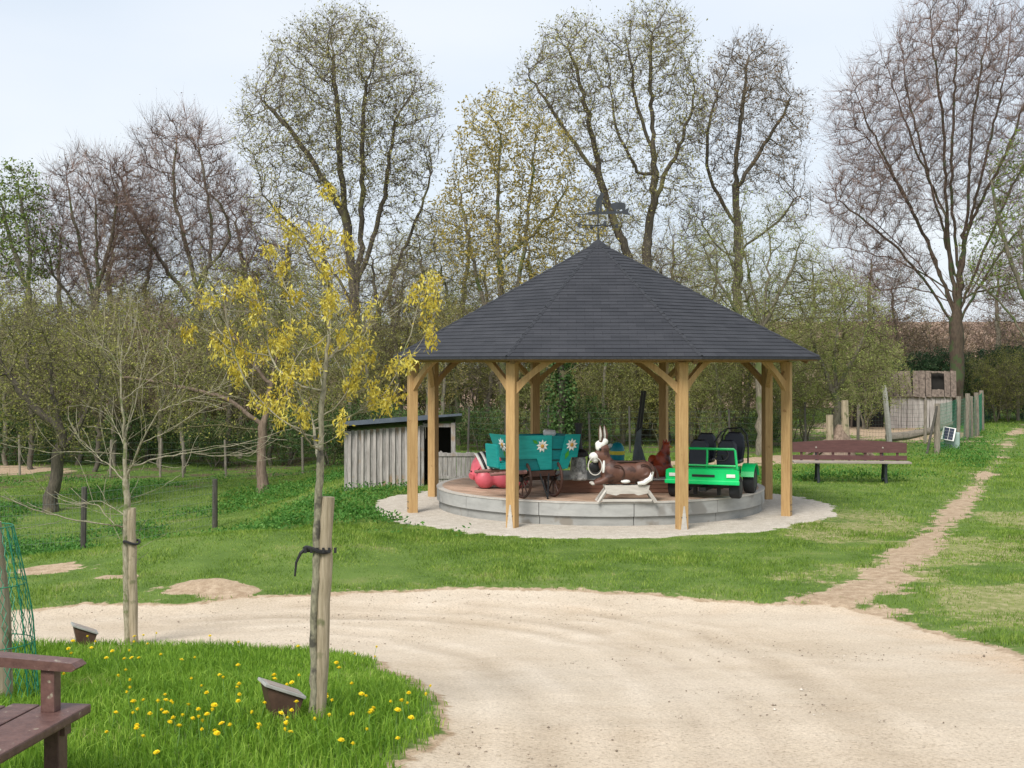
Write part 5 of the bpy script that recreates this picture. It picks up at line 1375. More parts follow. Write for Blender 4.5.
def big_tree(seed, px, Y, limbs, ells, step, natt, name, label, bark, tmat, lmat, R0=.3, tip=.009, thr=.05, group='tall bare trees at the edge of the wood', bias=(0, 0, .12), jit=.16, dk=None, di=3.0, wob=.028, qexp=.62, **kw):
    rng = np.random.default_rng(seed); S_ = Site(px, Y)
    lines = [[S_.p(*q) for q in l] for l in limbs]; lines[0][0] = (lines[0][0][0], lines[0][0][1], -.3)
    nodes, par = poly_nodes(lines, step, True)
    nodes[1:] += rng.normal(0, wob, (len(nodes)-1, 3))
    A = []
    tot = sum(e[6] if len(e) > 6 else 1 for e in ells)
    for e in ells:
        c = S_.p(e[0], e[1], e[4] if len(e) > 4 else 0); rx = e[2]*S_.m; rz = e[3]*S_.m; ry = (e[5] if len(e) > 5 else rx*.9)
        A.append(ellpts(rng, c, (rx, ry, rz), int(natt*(e[6] if len(e) > 6 else 1)/tot), .12))
    A = np.concatenate(A)
    P, pr = colonize(rng, nodes, par, A, step, dk or step*1.3, di, bias, jit)
    r, t = radii(P, pr, tip, R0, 0, qexp)
    fl_ = np.clip((.9-P[:, 2])/.9, 0, 1)**2; r = r*(1+.45*fl_*(r > .08))
    o = S_.tree(name, label, 'tree', group)
    obj('trunk', trunk_mesh('trunk', P, pr, r, thr, bark), o)
    obj('crown', crown_mesh('crown', rng, P, pr, r, thr, tmat, lmat, **kw), o)
    return o

import time as _t
_t0 = _t.time()
# --- the great many-stemmed oak left of the pavilion
big_tree(1, 352, 40, [[(352, 470), (354, 400), (356, 330), (356, 270)], [(356, 330), (352, 270), (343, 200), (338, 120), (333, 55)], [(356, 300), (362, 230), (362, 150), (366, 80)], [(355, 290), (372, 245), (385, 190), (395, 120)],
    [(354, 340), (378, 318), (398, 262), (420, 215), (432, 170)], [(344, 215), (318, 170), (292, 130), (262, 100)], [(355, 310), (330, 265), (290, 225), (262, 195)], [(354, 372), (372, 350), (388, 300), (396, 268)]],
    [(340, 95, 88, 78, 0, 3.0, 3), (345, 45, 52, 35, 0, 2.2, 1), (275, 130, 42, 62, 0, 2.0, 1), (408, 135, 38, 75, 0, 2.0, 1), (345, 175, 90, 50, 0, 2.6, 1.3), (415, 235, 32, 40, 0, 1.6, .4), (275, 200, 30, 25, 0, 1.5, .3)],
    .21, 6500, 'oak_tree', 'tallest dark many stemmed oak with rounded crown, left of the pavilion roof', 'barkoak', 'twig_brown', 'bud', R0=.23, thr=.03, twig=(.25, .6), ntw=3, tw=.011, sub=2, spread=.8, leaves=.75, lsize=(.05, .10))
# --- twin-stemmed oak above the pavilion
big_tree(2, 650, 40, [[(650, 470), (650, 360), (647, 270), (648, 215)], [(648, 240), (655, 180), (652, 120), (650, 60), (652, 30)], [(648, 218), (668, 170), (690, 120), (696, 90)], [(647, 300), (622, 240), (605, 195), (596, 160), (585, 100), (570, 50)], [(600, 180), (572, 140), (545, 100), (528, 75)], [(640, 175), (615, 130), (610, 85)], [(652, 150), (632, 90), (628, 40)]],
    [(655, 55, 45, 52, 0, 2.2, 2), (575, 70, 48, 50, 0, 2.2, 2), (685, 115, 26, 50, 0, 1.8, 1), (600, 130, 50, 50, 0, 2.2, 1), (545, 90, 34, 40, 0, 1.6, .8), (610, 210, 45, 35, 0, 1.8, .5), (665, 180, 40, 40, 0, 1.8, .5)],
    .21, 5200, 'oak_tree', 'two stemmed mossy oak rising straight behind the weather vane', 'barkoak', 'twig_brown', 'bud', R0=.22, thr=.03, twig=(.25, .6), ntw=3, tw=.011, sub=2, spread=.8, leaves=.8, lsize=(.05, .10), jit=.24)
# --- the oak at column 745
big_tree(3, 738, 42, [[(738, 470), (736, 380), (738, 300), (738, 220)], [(738, 240), (734, 170), (742, 110), (748, 60)], [(736, 190), (760, 150), (782, 118), (792, 95)], [(738, 230), (710, 180), (705, 140), (716, 95)], [(740, 250), (775, 225), (800, 195)], [(738, 260), (715, 245), (697, 215)]],
    [(748, 85, 42, 50, 0, 2.2, 2), (785, 125, 24, 40, 0, 1.6, 1), (715, 120, 22, 52, 0, 1.6, 1), (755, 165, 50, 35, 0, 2, .8), (795, 210, 22, 25, 0, 1.4, .3), (705, 215, 30, 30, 0, 1.4, .4)],
    .21, 4000, 'oak_tree', 'rounded bare oak crown above the right half of the pavilion roof', 'barkoak', 'twig_brown', 'budbrown', R0=.155, thr=.028, twig=(.25, .6), ntw=3, tw=.011, sub=3, spread=.8, leaves=.35, lsize=(.05, .09), jit=.22)
# --- golden budding tree between them
big_tree(4, 505, 36, [[(505, 470), (503, 380), (500, 300), (498, 210), (500, 130)], [(503, 350), (520, 280), (530, 200), (535, 140)], [(504, 360), (478, 290), (465, 220), (458, 180)], [(500, 260), (550, 220), (570, 180)]],
    [(500, 150, 48, 62, 0, 1.8, 2), (545, 190, 38, 75, 0, 1.8, 1.4), (462, 220, 30, 60, 0, 1.5, 1), (505, 255, 62, 50, 0, 1.8, 1.2), (585, 235, 22, 45, 0, 1.2, .3)],
    .20, 3000, 'maple_tree', 'airy tree dotted with small golden olive leaves behind the left slope of the roof', 'bark', 'twig_olive', 'yleaf', R0=.13, thr=.028, twig=(.18, .45), ntw=2, tw=.010, leaves=1.35, lsize=(.06, .12), bias=(0, 0, .22))
# --- purple beech, right
big_tree(5, 957, 48, [[(957, 400), (957, 350), (957, 325), (957, 295), (960, 245)], [(957, 312), (945, 215), (944, 130), (935, 60), (930, 10)], [(958, 305), (968, 200), (972, 120), (985, 50), (992, 0)], [(957, 322), (925, 235), (890, 170), (862, 130)], [(957, 328), (912, 262), (870, 225), (838, 200)], [(957, 318), (990, 235), (1015, 180), (1045, 130)], [(958, 300), (1000, 285), (1050, 275)], [(948, 220), (915, 150), (895, 95), (880, 50)], [(957, 305), (915, 285), (880, 290)], [(957, 315), (930, 275), (895, 240), (865, 215)], [(957, 295), (905, 262), (860, 250), (826, 246)], [(957, 316), (918, 220), (880, 150), (855, 90)], [(957, 280), (932, 190), (908, 100), (900, 40)], [(958, 270), (950, 180), (955, 90), (958, 10)], [(960, 262), (985, 160), (1005, 80), (1012, 20)], [(957, 325), (1000, 250), (1035, 215)], [(957, 320), (925, 305), (895, 300)], [(957, 310), (985, 270), (1000, 230), (1012, 200)], [(960, 240), (1000, 170), (1030, 90), (1040, 30)]],
    [(945, 70, 55, 85, 0, 3, 2), (885, 125, 55, 70, 0, 2.8, 1.8), (1010, 90, 50, 90, 0, 3, 1.6), (870, 200, 50, 52, 0, 2.6, 1.3), (950, 180, 70, 60, 0, 2.8, 1), (1030, 200, 50, 70, 0, 3, 1), (890, 270, 45, 32, 0, 2, .5), (1000, 285, 50, 25, 0, 2, .4)],
    .24, 8500, 'beech_tree', 'spreading leafless purple brown beech with mossy trunk at the right', 'barkbeech', 'twig_purple', 'budbrown', R0=.27, thr=.03, twig=(.5, 1.1), ntw=4, spread=.5, tw=.012, sub=2, up=.35, leaves=.10, lsize=(.04, .07), bias=(0, 0, .2), jit=.05, di=4, qexp=.66)
# --- fresh green twiggy growth at the right edge
big_tree(6, 1040, 44, [[(1040, 450), (1035, 380), (1028, 300), (1020, 220)], [(1035, 350), (1000, 300), (975, 280)], [(1028, 300), (1060, 250)], [(1032, 320), (1000, 230), (990, 180)]],
    [(1018, 190, 30, 60, 0, 1.6, 1), (1000, 250, 42, 40, 0, 1.6, 1), (1060, 250, 50, 70, 0, 2, .7), (985, 285, 30, 16, 0, 1, .3)],
    .24, 800, 'young_maple', 'slim tree with fresh yellow green leaves at the right edge before the beech', 'bark', 'twig_olive', 'gleaf', R0=.14, thr=.03, twig=(.2, .45), ntw=2, tw=.010, leaves=1.1, lsize=(.07, .13), bias=(0, 0, .05), group='slim leafing trees')
# --- left-hand purple-brown trees
big_tree(7, 195, 45, [[(195, 480), (198, 400), (200, 330), (198, 270)], [(198, 290), (182, 230), (172, 180), (178, 135)], [(199, 300), (215, 240), (205, 180), (198, 140)], [(198, 280), (232, 240), (225, 205), (200, 185)], [(198, 310), (160, 260), (132, 215), (118, 170)], [(199, 330), (240, 290), (258, 240)]],
    [(185, 165, 45, 52, 0, 2.6, 2), (135, 200, 34, 50, 0, 2.2, 1.3), (225, 210, 32, 45, 0, 2.2, 1), (180, 240, 65, 45, 0, 2.6, 1), (250, 270, 28, 40, 0, 1.6, .5)],
    .23, 3600, 'beech_tree', 'leafless purple brown beech, higher of the pair left of the tallest oak', 'bark', 'twig_purple', 'budbrown', R0=.17, thr=.03, twig=(.45, 1.0), ntw=4, spread=.5, tw=.012, up=.4, leaves=.12, lsize=(.04, .08), bias=(0, 0, .22), jit=.12)
big_tree(8, 92, 44, [[(92, 480), (94, 400), (95, 330), (96, 270)], [(95, 300), (80, 250), (70, 200), (66, 170)], [(96, 290), (112, 240), (118, 200), (110, 165)], [(95, 320), (60, 290), (48, 250)], [(96, 280), (98, 220), (92, 180)]],
    [(92, 200, 42, 48, 0, 2.4, 2), (55, 235, 28, 45, 0, 2, 1), (130, 235, 28, 50, 0, 2, 1), (92, 265, 60, 40, 0, 2.4, 1)],
    .23, 3000, 'beech_tree', 'leafless rosy purple beech, lower of the pair at the far left', 'bark', 'twig_purple', 'budbrown', R0=.15, thr=.03, twig=(.45, 1.0), ntw=4, spread=.5, tw=.012, up=.5, leaves=.08, lsize=(.04, .08), bias=(0, 0, .25), jit=.10)
big_tree(9, 22, 42, [[(22, 480), (25, 400), (28, 320), (30, 250)], [(28, 290), (10, 240), (0, 200)], [(30, 260), (24, 215), (18, 180)]],
    [(18, 200, 28, 38, 0, 1.6, 1.4), (-15, 230, 35, 50, 0, 2, 1), (28, 250, 32, 40, 0, 1.8, .8)],
    .24, 1300, 'young_maple', 'tree with pale yellow green top at the far left edge', 'bark', 'twig_brown', 'gleaf', R0=.12, thr=.03, twig=(.2, .45), ntw=3, tw=.011, leaves=1.1, lsize=(.08, .14), group='slim leafing trees')
# tree with the pale red trunk and hanging olive branches at the edge of the low field
big_tree(10, 262, 29.5, [[(262, 488), (262, 450), (265, 415), (272, 380), (280, 330)], [(264, 425), (225, 395), (170, 385), (110, 375)], [(266, 410), (310, 370), (345, 345)], [(270, 385), (235, 340), (215, 290)], [(265, 418), (300, 425), (335, 420)], [(264, 430), (215, 425), (170, 430)]],
    [(170, 375, 85, 48, 0, 1.8, 2), (290, 320, 60, 55, 0, 1.8, 1.6), (220, 300, 50, 45, 0, 1.6, 1), (120, 340, 55, 45, 0, 1.5, .8), (310, 400, 35, 25, 0, 1.2, .5), (195, 425, 60, 14, 0, 1.2, .5)],
    .20, 2300, 'hawthorn_tree', 'low spreading olive tree with pale reddish trunk at the edge of the low field', 'barkred', 'twig_olive', 'oliveleaf', R0=.11, qexp=.75, thr=.026, twig=(.18, .45), ntw=3, tw=.009, up=-.05, leaves=.8, lsize=(.04, .075), bias=(0, 0, .0), group='low olive trees at the field edge')
big_tree(11, 48, 27, [[(48, 512), (54, 480), (62, 455), (60, 420), (50, 380)], [(62, 450), (90, 410), (100, 370)], [(60, 430), (25, 400), (5, 370)]],
    [(40, 380, 60, 55, 0, 1.6, 2), (15, 320, 50, 50, 0, 1.6, 1.3), (90, 370, 32, 50, 0, 1.3, .8), (-20, 400, 45, 50, 0, 1.5, .8), (60, 430, 50, 25, 0, 1.2, .5)],
    .18, 2000, 'hawthorn_tree', 'leaning hazy olive green tree with dark forked trunk at the far left', 'barkoak', 'twig_olive', 'oliveleaf', R0=.13, thr=.028, twig=(.16, .4), ntw=3, tw=.008, up=0, leaves=.9, lsize=(.035, .07), bias=(0, 0, .03), group='low olive trees at the field edge')
# whip-stemmed willow and its pale green neighbours behind the right of the pavilion
big_tree(12, 762, 33, [[(762, 455), (761, 400), (760, 350), (762, 320)], [(761, 330), (748, 270), (740, 215), (745, 190)], [(762, 325), (770, 260), (768, 205)], [(762, 330), (790, 275), (802, 235)], [(761, 340), (720, 290), (700, 240), (692, 220)], [(761, 335), (735, 270), (718, 225)]],
    [(760, 265, 60, 60, 0, 1.6, 2), (715, 270, 40, 50, 0, 1.5, 1), (760, 320, 75, 45, 0, 1.8, 1.3), (810, 300, 40, 45, 0, 1.5, 1)],
    .20, 2200, 'willow_tree', 'many stemmed pale green willow rising behind the right slope of the roof', 'bark', 'twig_olive', 'willowleaf', R0=.13, thr=.026, twig=(.25, .6), ntw=3, tw=.008, up=.5, leaves=.95, lsize=(.035, .07), bias=(0, 0, .35), group='pale green willows')
big_tree(13, 838, 35, [[(838, 445), (836, 400), (832, 350)], [(836, 400), (815, 350), (800, 300)], [(836, 390), (860, 350), (870, 320)], [(834, 370), (840, 300)]],
    [(838, 330, 48, 55, 0, 1.8, 2), (800, 370, 45, 45, 0, 1.6, 1), (872, 360, 28, 36, 0, 1.2, .7), (835, 390, 60, 25, 0, 1.6, .7)],
    .18, 2100, 'willow_tree', 'rounded hazy yellow green willow between the pavilion and the ruined hut', 'bark', 'twig_olive', 'willowleaf', R0=.12, thr=.024, twig=(.2, .5), ntw=3, tw=.008, up=.3, leaves=1.6, lsize=(.035, .07), bias=(0, 0, .15), group='pale green willows')
print('trees', _t.time()-_t0)
# ivy-clad trunk behind the pavilion: a dark stem wrapped in ivy
def slim(seed, px, Y, h, r0, label, bark, tmat, lmat, leaves, name='slim_tree', group='slim trees in the wood', spread=.16, lean=0, natt=420, cz=.62, lsize=(.05, .09), twig=(.25, .55), ntw=3, tw=.012, up=.3, cr=.36, step=.25):
    rng = np.random.default_rng(seed); s_ = Site(px, Y)
    l0 = [(0, 0, -.3), (lean*.3, 0, h*.3), (lean*.7+rng.normal(0, .1), rng.normal(0, .2), h*.6), (lean, rng.normal(0, .2), h*.85)]
    nodes, par = poly_nodes([l0], step); nodes[1:] += rng.normal(0, .04, (len(nodes)-1, 3))
    A = ellpts(rng, (lean*.7, 0, h*cz), (h*spread, h*spread, h*cr), natt)
    P, pr = colonize(rng, nodes, par, A, step, step*1.6, 2.5, (0, 0, .25), .15)
    r, t = radii(P, pr, .009, r0, 0, .7)
    o = s_.tree(name, label, 'tree', group)
    obj('trunk', trunk_mesh('trunk', P, pr, r, .03, bark), o)
    obj('crown', crown_mesh('crown', rng, P, pr, r, .03, tmat, lmat, leaves=leaves, lsize=lsize, twig=twig, ntw=ntw, tw=tw, up=up), o)
    return o, P, pr, r
iv, P_, pr_, r_ = slim(40, 562, 33.5, 5.2, .12, 'dark trunk wrapped in ivy behind the middle of the pavilion', 'barkoak', 'twig_olive', 'oliveleaf', .8, 'ivy_clad_tree', 'slim trees in the wood')
rng = np.random.default_rng(5); k = 2600; zz = rng.uniform(0, 3.4, k); a_ = rng.uniform(0, 2*PI, k); rr_ = .13+.22*rng.random(k)**2+.10*np.sin(zz*3)**2
Vi, fi, ri = leafquads(np.stack([np.cos(a_)*rr_, np.sin(a_)*rr_, zz], 1), rng.uniform(.06, .1, k), .07, rng)
obj('ivy', npmesh('ivy', Vi, [fi], ['ivy'], rnd=ri, link=False), iv)

# ---------------- woodland behind: slim bare trees and shrubs, each of its own
kinds = {}
def proto(key, f, *a, **k):
    o = f(*a, **k)
    kinds[key] = o[0] if isinstance(o, tuple) else o
    return kinds[key]
def place(key, px, Y, s, label, group, rz, first=set()):
    src = kinds[key]
    if key in first: o = copy_tree(src)
    else: o = src; first.add(key)
    x_ = (px-CX)/F*Y; o.location = (x_, Y, gz(x_, Y)); o.rotation_euler = (0, 0, rz); o.scale = (s, s, s)
    o['label'] = label; o['group'] = group
    return o
proto('p1', slim, 101, 0, 50, 9.5, .15, '', 'bark', 'twig_purple', 'budbrown', .15, 'bare_tree', spread=.24, natt=900, ntw=4, twig=(.3, .7), tw=.013, up=.5, step=.28)
proto('p2', slim, 102, 0, 50, 9.0, .14, '', 'barkoak', 'twig_brown', 'bud', .5, 'bare_tree', spread=.26, natt=900, lean=.8, ntw=4, twig=(.3, .7), tw=.013, step=.28)
proto('p3', slim, 103, 0, 50, 8.0, .12, '', 'bark', 'twig_olive', 'oliveleaf', .9, 'budding_tree', spread=.25, natt=900, lean=-.6, ntw=3, tw=.012, step=.28)
proto('p4', slim, 104, 0, 50, 8.5, .11, '', 'bark', 'twig_olive', 'yleaf', .8, 'budding_tree', spread=.2, natt=700, lean=.4, ntw=3, tw=.012, step=.28)
def shrub(seed, h, w_, label, tmat, lmat, leaves, natt=1100, name='shrub', lsize=(.04, .08), stems=7, lo=.1, ntw=3, up=.2, tw=.009, twig=(.2, .45)):
    rng = np.random.default_rng(seed); lines = []
    for k in range(stems):
        a = rng.uniform(0, 2*PI); q = rng.uniform(.1, .5)*w_
        l = [(0, 0, -.2), (q*.3*math.cos(a), q*.3*math.sin(a), h*.25), (q*math.cos(a), q*math.sin(a), h*rng.uniform(.5, .8))]
        lines.append(l)
    nodes, par = poly_nodes(lines, .22); nodes[1:] += rng.normal(0, .04, (len(nodes)-1, 3))
    A = np.concatenate([ellpts(rng, (0, 0, h*.55), (w_*.5, w_*.5, h*.45), natt), ellpts(rng, (rng.uniform(-.3, .3)*w_, 0, h*.75), (w_*.3, w_*.3, h*.3), natt//3)])
    P, pr = colonize(rng, nodes, par, A, .2, .34, 2.5, (0, 0, .1), .2)
    r, t = radii(P, pr, .007, .07)
    o = thing(name, label, 'shrub' if name == 'shrub' else 'bush', (0, 0, 0), 0)
    obj('stems', trunk_mesh('stems', P, pr, r, .022, 'bark', 6), o)
    obj('foliage', crown_mesh('foliage', rng, P, pr, r, .022, tmat, lmat, leaves=leaves, lsize=lsize, twig=twig, ntw=ntw, tw=tw, up=up), o)
    return o
proto('s1', shrub, 201, 4.2, 4.5, '', 'twig_olive', 'oliveleaf', 1.5)
proto('s2', shrub, 202, 3.6, 4.6, '', 'twig_brown', 'oliveleaf', .6, tw=.011)
proto('s3', shrub, 203, 4.0, 4.2, '', 'twig_olive', 'willowleaf', 1.6)
proto('s4', shrub, 204, 3.0, 4.0, '', 'twig_brown', 'brownleaf', 1.2, name='bracken_bush')
proto('s5', shrub, 205, 3.4, 3.8, '', 'twig_brown', 'holly', 5.5, name='evergreen_bush', lsize=(.07, .12), natt=1300)
proto('s6', shrub, 206, 2.0, 3.0, '', 'twig_olive', 'ivy', 2.6, name='bramble_bush', lsize=(.06, .10))
rr = random.Random(21)
GT, GB, GS = 'slim bare trees in the wood', 'slim budding trees in the wood', 'shrubs under the trees'
lab = {'p1': 'slim leafless purple twigged tree in the wood behind', 'p2': 'slim bare brown twigged tree in the wood behind', 'p3': 'slim budding olive tree in the wood behind', 'p4': 'slim tree with golden buds in the wood behind',
       's1': 'olive green leafing shrub under the trees of the wood', 's2': 'brown twiggy shrub under the trees of the wood', 's3': 'pale yellow green shrub under the trees of the wood', 's4': 'brown bracken bush on the far slope at the right', 's5': 'dark evergreen bush behind the ruined hut', 's6': 'low leafy bramble bush under the trees by the wire fence'}
grp = {'p1': 'slim purple trees in the wood', 'p2': 'slim brown trees in the wood', 'p3': 'slim olive trees in the wood', 'p4': 'slim golden trees in the wood', 's1': 'olive shrubs under the trees', 's2': 'twiggy shrubs under the trees', 's3': 'pale green shrubs', 's4': 'brown bushes on the slope', 's5': 'dark evergreen bushes', 's6': 'bramble bushes'}
def put(key, px, Y, s): place(key, px, Y, s, lab[key], grp[key], rr.uniform(0, 6.28))
# slim trees: columns, distance, size
for px, Y, key, s in [(450, 44, 'p3', .85), (560, 44, 'p4', .9), (640, 45, 'p3', .85), (690, 44, 'p4', .8), (280, 44, 'p3', .8), (240, 46, 'p4', .8), (120, 46, 'p3', .8), (60, 45, 'p3', .7), (170, 46, 'p4', .75), (400, 45, 'p4', .8), (780, 46, 'p3', .7), (-25, 50, 'p1', 1.0), (8, 47, 'p2', .8), (60, 52, 'p1', .95), (118, 50, 'p1', 1.0), (150, 48, 'p2', .95), (235, 50, 'p1', 1.05), (270, 48, 'p2', 1.0), (300, 52, 'p3', 1.0), (322, 46, 'p2', .9), (400, 50, 'p3', 1.0), (430, 47, 'p4', .95), (452, 52, 'p2', 1.05),
                      (480, 48, 'p3', .9), (540, 52, 'p4', 1.15), (590, 50, 'p2', 1.0), (620, 52, 'p4', .9), (690, 54, 'p2', 1.0), (715, 50, 'p2', .85), (800, 54, 'p2', .85), (840, 56, 'p1', .75), (872, 58, 'p1', .9), (905, 60, 'p2', .8), (1000, 62, 'p1', .9), (1045, 55, 'p2', .9), (75, 40, 'p3', .62), (140, 41, 'p3', .7), (210, 42, 'p2', .7), (130, 37, 'p4', .6), (30, 35, 'p2', .55), (5, 36, 'p3', .6), (52, 37.5, 'p3', .62), (78, 36.5, 'p2', .6), (115, 36, 'p3', .55), (147, 37, 'p2', .6), (172, 38, 'p3', .6), (200, 37.5, 'p3', .62), (270, 36.5, 'p3', .6), (290, 37, 'p2', .55), (318, 36, 'p3', .58), (372, 35.5, 'p3', .55), (398, 36.5, 'p2', .6), (460, 37, 'p3', .6), (485, 36, 'p2', .55), (548, 37, 'p2', .6), (622, 37, 'p3', .6), (690, 37, 'p3', .6), (745, 37.5, 'p3', .6), (95, 34.5, 'p2', .5), (160, 35.5, 'p1', .5), (185, 34, 'p3', .5), (225, 36, 'p2', .55), (350, 33.5, 'p3', .5), (440, 34.5, 'p4', .5), (505, 36, 'p3', .5), (600, 35.5, 'p3', .5), (640, 37, 'p2', .6), (720, 36, 'p3', .5), (240, 38, 'p4', .62), (385, 38, 'p2', .75), (425, 35, 'p3', .62), (668, 38, 'p2', .7), (-60, 44, 'p2', .9)]:
    put(key, px, Y, s)
for px, Y, key, s in [(-30, 38, 's1', 1.2), (20, 40, 's2', 1.2), (70, 40, 's1', 1.0), (110, 42, 's2', 1.1), (150, 40, 's1', 1.1), (195, 41, 's2', 1.15), (235, 40, 's1', 1.0), (290, 41, 's2', 1.1), (330, 40, 's1', 1.05), (370, 42, 's2', 1.1),
                      (400, 38, 's1', .9), (440, 40, 's2', 1.15), (475, 38, 's1', 1.0), (515, 40, 's3', 1.0), (550, 38, 's1', 1.0), (585, 39, 's3', 1.05), (620, 38, 's1', .95), (655, 40, 's3', 1.0), (695, 38, 's1', 1.0), (735, 38, 's3', 1.0), (775, 39, 's1', 1.0), (805, 38, 's3', .8), (865, 46, 's3', .85),
                      (250, 45, 's2', 1.3), (60, 46, 's2', 1.3), (340, 46, 's2', 1.3), (430, 46, 's2', 1.3), (140, 47, 's2', 1.4), (0, 46, 's2', 1.3), (190, 47, 's2', 1.35), (520, 47, 's2', 1.2), (600, 47, 's2', 1.2), (680, 46, 's3', 1.1),
                      (855, 52, 's4', 1.2), (885, 55, 's4', 1.5), (925, 60, 's4', 1.3), (870, 62, 's4', 1.6), (985, 64, 's4', 1.5), (1020, 66, 's4', 1.6), (950, 68, 's4', 1.5), (910, 72, 's4', 1.7), (1060, 66, 's4', 1.4),
                      (922, 51, 's5', .82), (948, 51, 's5', .72), (968, 50.5, 's1', .62), (986, 54, 's5', .85), (1008, 51, 's1', .7), (1020, 54, 's5', .9), (1048, 53, 's5', .8), (996, 50.5, 's2', .65), (1035, 52, 's2', .8),
                      (20, 36.5, 's6', .6), (60, 37, 's6', .7), (105, 36.5, 's6', .6), (150, 37, 's6', .7), (185, 36.5, 's6', .6), (215, 36, 's6', .65), (285, 36.5, 's6', .8), (330, 34, 's6', .8), (-10, 37, 's6', 1.0), (385, 33, 's6', .7), (480, 35, 's6', .6), (535, 36, 's3', .6), (575, 35, 's6', .7), (610, 36, 's3', .6), (660, 36, 's1', .6), (705, 35.8, 's3', .6), (760, 36, 's6', .5), (790, 36, 's3', .55)]:
    put(key, px, Y, s)
print('wood', _t.time()-_t0)

# ------------------------------------------------------------------ the two young trees
# bare sapling
sB = Site(127, gB.y+.03); SBz = sB
def wig(rng, pts, n=5, a=.012):
    out = [np.array(pts[0], float)]
    for p, q in zip(pts[:-1], pts[1:]):
        p = np.array(p, float); q = np.array(q, float)
        for i in range(1, n+1): out.append(p+(q-p)*i/n+rng.normal(0, a, 3)*(1 if i < n else .5))
    return out
rng = np.random.default_rng(77)
Ls = [[(128.5, 641), (127, 560), (127, 508), (126, 479), (124, 437), (121, 396), (121, 362), (123, 340)],
      [(122, 372), (112, 355), (98, 342), (91, 318)], [(122, 362), (131, 345), (135, 325), (133, 298)], [(121, 380), (117, 350), (120, 315)],
      [(127, 479), (146, 442, -.15), (167, 410, -.25), (183, 387, -.3)], [(134, 465, -.05), (158, 458, .1), (187, 454, .2), (233, 446, .3), (268, 436, .35)], [(187, 454, .2), (205, 459, .3), (240, 460, .4), (262, 440, .4)],
      [(126, 485), (110, 470, .1), (92, 460, .2), (69, 442, .3), (60, 428, .3)], [(124, 454), (100, 450, -.2), (62, 450, -.3), (25, 442, -.4), (-4, 431, -.5)],
      [(125, 527), (112, 521, -.2), (85, 515, -.3), (50, 504, -.4), (20, 488, -.5), (-4, 470, -.5)], [(118, 523, -.1), (95, 507, .1), (60, 505, .2), (40, 500, .3)], [(120, 516, .1), (90, 505, .3), (62, 508, .4)],
      [(123, 440), (130, 405, .15), (134, 375, .2), (140, 350, .25)], [(146, 442, -.15), (170, 432, -.2), (195, 418, -.3), (222, 402, -.35)], [(167, 410, -.25), (200, 398, -.3), (228, 388, -.3)],
      [(126, 470), (150, 455, -.3), (200, 447, -.5), (246, 440, -.5)], [(124, 445), (108, 428, .2), (95, 405, .3)], [(122, 400), (140, 385, .1), (158, 370, .2)], [(122, 410), (105, 392, -.1), (95, 375, -.2)], [(127, 500), (150, 492, .3), (168, 480, .4)]]
lines = [wig(rng, [sB.p(*p) for p in l], 5, .005) for l in Ls]; lines[0][0] = np.array([lines[0][0][0], 0, -.1])
nodes, par = poly_nodes(lines, .06, True); par = np.array(par)
# side shoots grown a few generations
def shoots(rng, P, par, n, steps, step, up, start_min=0, spread=.9):
    P = list(P); par = list(par); base = [i for i in range(len(P)) if i > start_min]
    for k in range(n):
        i = base[rng.integers(0, len(base))]; p = par[i]
        if p < 0: continue
        d = P[i]-P[p]; d = d/(np.linalg.norm(d)+1e-9)+rng.normal(0, spread*.6, 3)+np.array([0, 0, up]); d /= np.linalg.norm(d); cur = i
        for j in range(rng.integers(steps[0], steps[1])):
            d = d+rng.normal(0, .12, 3)+np.array([0, 0, up*.12]); d /= np.linalg.norm(d)
            P.append(P[cur]+d*step); par.append(cur); cur = len(P)-1
    return np.array(P), np.array(par)
P, pr = shoots(rng, nodes, par, 150, (3, 11), .055, .25, 14)
r, t = radii(P, pr, .002, .036, 0, .8)
sp = sB.tree('bare_sapling', 'slender leafless pale sapling with wide thin branches tied to a stake on the left', 'tree')
obj('trunk', trunk_mesh('trunk', P, pr, r, .012, 'barkyoung', 10), sp)
V1, f1 = skeleton_mesh(P, pr, r, r < .012, 5); obj('crown', npmesh('crown', V1, [f1], ['barkyoung'], smooth=True, link=False), sp)

# yellow young oak
sA = Site(313.5, gA.y-.02)
CL = [(330, 197), (274, 230), (289, 222), (309, 242), (326, 232), (327, 253), (201, 297), (295, 270), (309, 270), (245, 284), (239, 303), (259, 301), (337, 280), (330, 301), (295, 297), (193, 330), (224, 334), (291, 322), (291, 334), (355, 317), (370, 309), (224, 355), (241, 355), (266, 347), (253, 367), (274, 359), (337, 342), (349, 355), (316, 363), (316, 376), (353, 380), (370, 392), (341, 392), (295, 384), (274, 401), (270, 417), (307, 401), (299, 417), (357, 421), (437, 282), (420, 284), (420, 305), (403, 359), (395, 367), (424, 330), (380, 395), (357, 334), (262, 413), (215, 350), (254, 320), (278, 330), (345, 300), (348, 270), (318, 300), (305, 345), (282, 372), (232, 372), (358, 362), (365, 400), (432, 300), (336, 232), (265, 245), (240, 292), (262, 345), (390, 400)]
rng = np.random.default_rng(12)
cl3 = []
for (px, py) in CL:
    dy = rng.uniform(-.5, .5)*(1-abs(px-320)/260)
    q = sA.p(px, py, dy); cl3.append(q)
cl3 = np.array(cl3)
lines = [[sA.p(313.5, 720), sA.p(314, 640), sA.p(316, 560), sA.p(319.5, 480), sA.p(322, 410), sA.p(326, 360), sA.p(331, 300), sA.p(332, 240), sA.p(330, 200)]]
lines[0][0] = (lines[0][0][0], 0, -.1)
nodes, par = poly_nodes(lines, .05); nodes[2:] += rng.normal(0, .0035, (len(nodes)-2, 3))
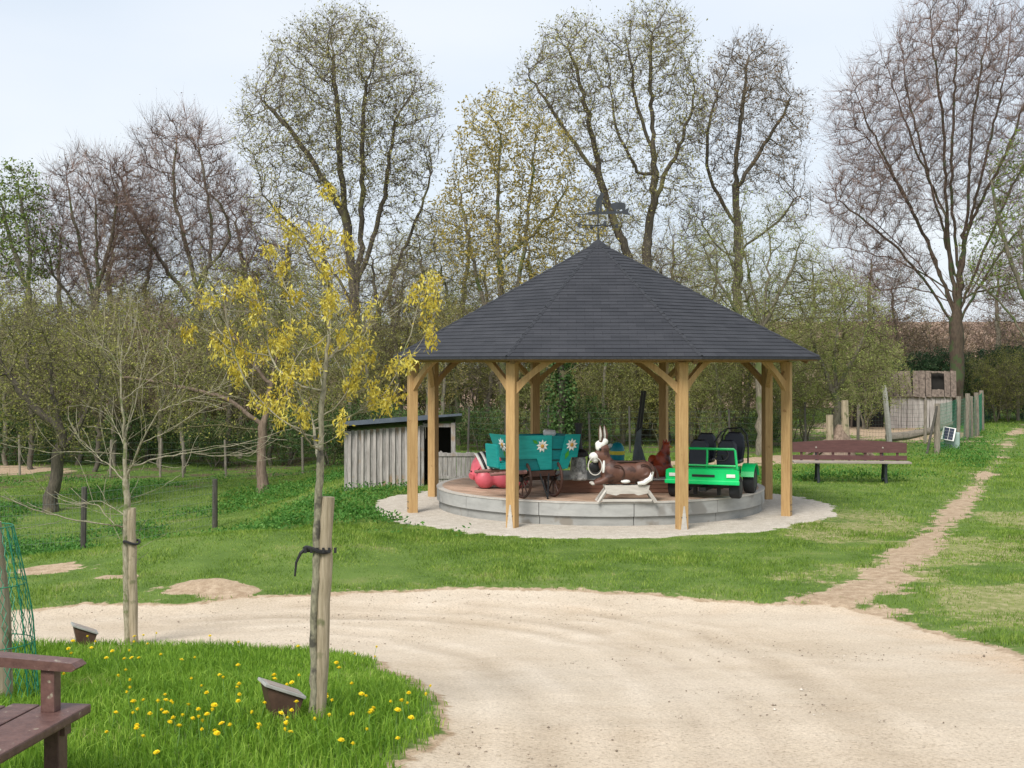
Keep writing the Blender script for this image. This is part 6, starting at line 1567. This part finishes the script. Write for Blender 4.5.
# each cluster gets a curved limb leaving the stem well below it
P = list(nodes); prl = list(par)
order = np.argsort([np.hypot(c[0]-nodes[-1][0]*0, 0)+0*c[2] for c in cl3])
for ci in order:
    c = cl3[ci]; cand = np.array(P); dz = c[2]-cand[:, 2]; dist = np.linalg.norm(cand-c, axis=1); hd = np.hypot(cand[:, 0]-c[0], cand[:, 1]-c[1])
    cost = dist+np.where(dz < hd*.45, (hd*.45-dz)*4, 0)+np.where(cand[:, 2] < 1.25, 5, 0)
    i = int(np.argmin(cost)); a = cand[i]; n_ = max(3, int(dist[i]/.05)); cur = i
    for j in range(1, n_+1):
        u_ = j/n_; p = a+(c-a)*u_; p[2] += -.10*dist[i]*math.sin(PI*u_)+rng.normal(0, .003)
        p[:2] += rng.normal(0, .003, 2); P.append(p); prl.append(cur); cur = len(P)-1
P = np.array(P); pr = np.array(prl)
P, pr = shoots(rng, P, pr, 90, (2, 6), .05, .3, 60)
r, t = radii(P, pr, .002, .020, 0, .72)
yo = sA.tree('young_oak', 'young oak hung with bright yellow leaf clusters beside the thick stake', 'tree')
obj('trunk', trunk_mesh('trunk', P, pr, r, .0085, 'youngbark', 12), yo)
V1, f1 = skeleton_mesh(P, pr, r, r < .0085, 5)
c_ = []; 
for c in cl3:
    k = int(rng.uniform(95, 170)); sub = rng.integers(2, 5)
    cen = c+rng.normal(0, .030, (sub, 3)); pts = cen[rng.integers(0, sub, k)]+rng.normal(0, 1, (k, 3))*np.array([.016, .018, .024])
    c_.append(pts)
# lone leaves along thin shoots
tips = P[(r < .004)]; ex_ = tips[rng.integers(0, len(tips), 130)]+rng.normal(0, .02, (130, 3)); c_.append(ex_)
c_ = np.concatenate(c_); L_ = rng.uniform(.016, .034, len(c_))
V2, f2, rn = leafquads(c_, L_, L_*rng.uniform(.22, .42, len(c_)), rng, .45)
obj('crown', npmesh('crown', np.concatenate([V1, V2]), [f1, f2+len(V1)], ['barkyoung', 'catkin'], np.concatenate([np.zeros(len(f1), int), np.ones(len(f2), int)]), rnd=np.concatenate([np.zeros(len(V1)), rn]), link=False), yo)
print('all', _t.time()-_t0)
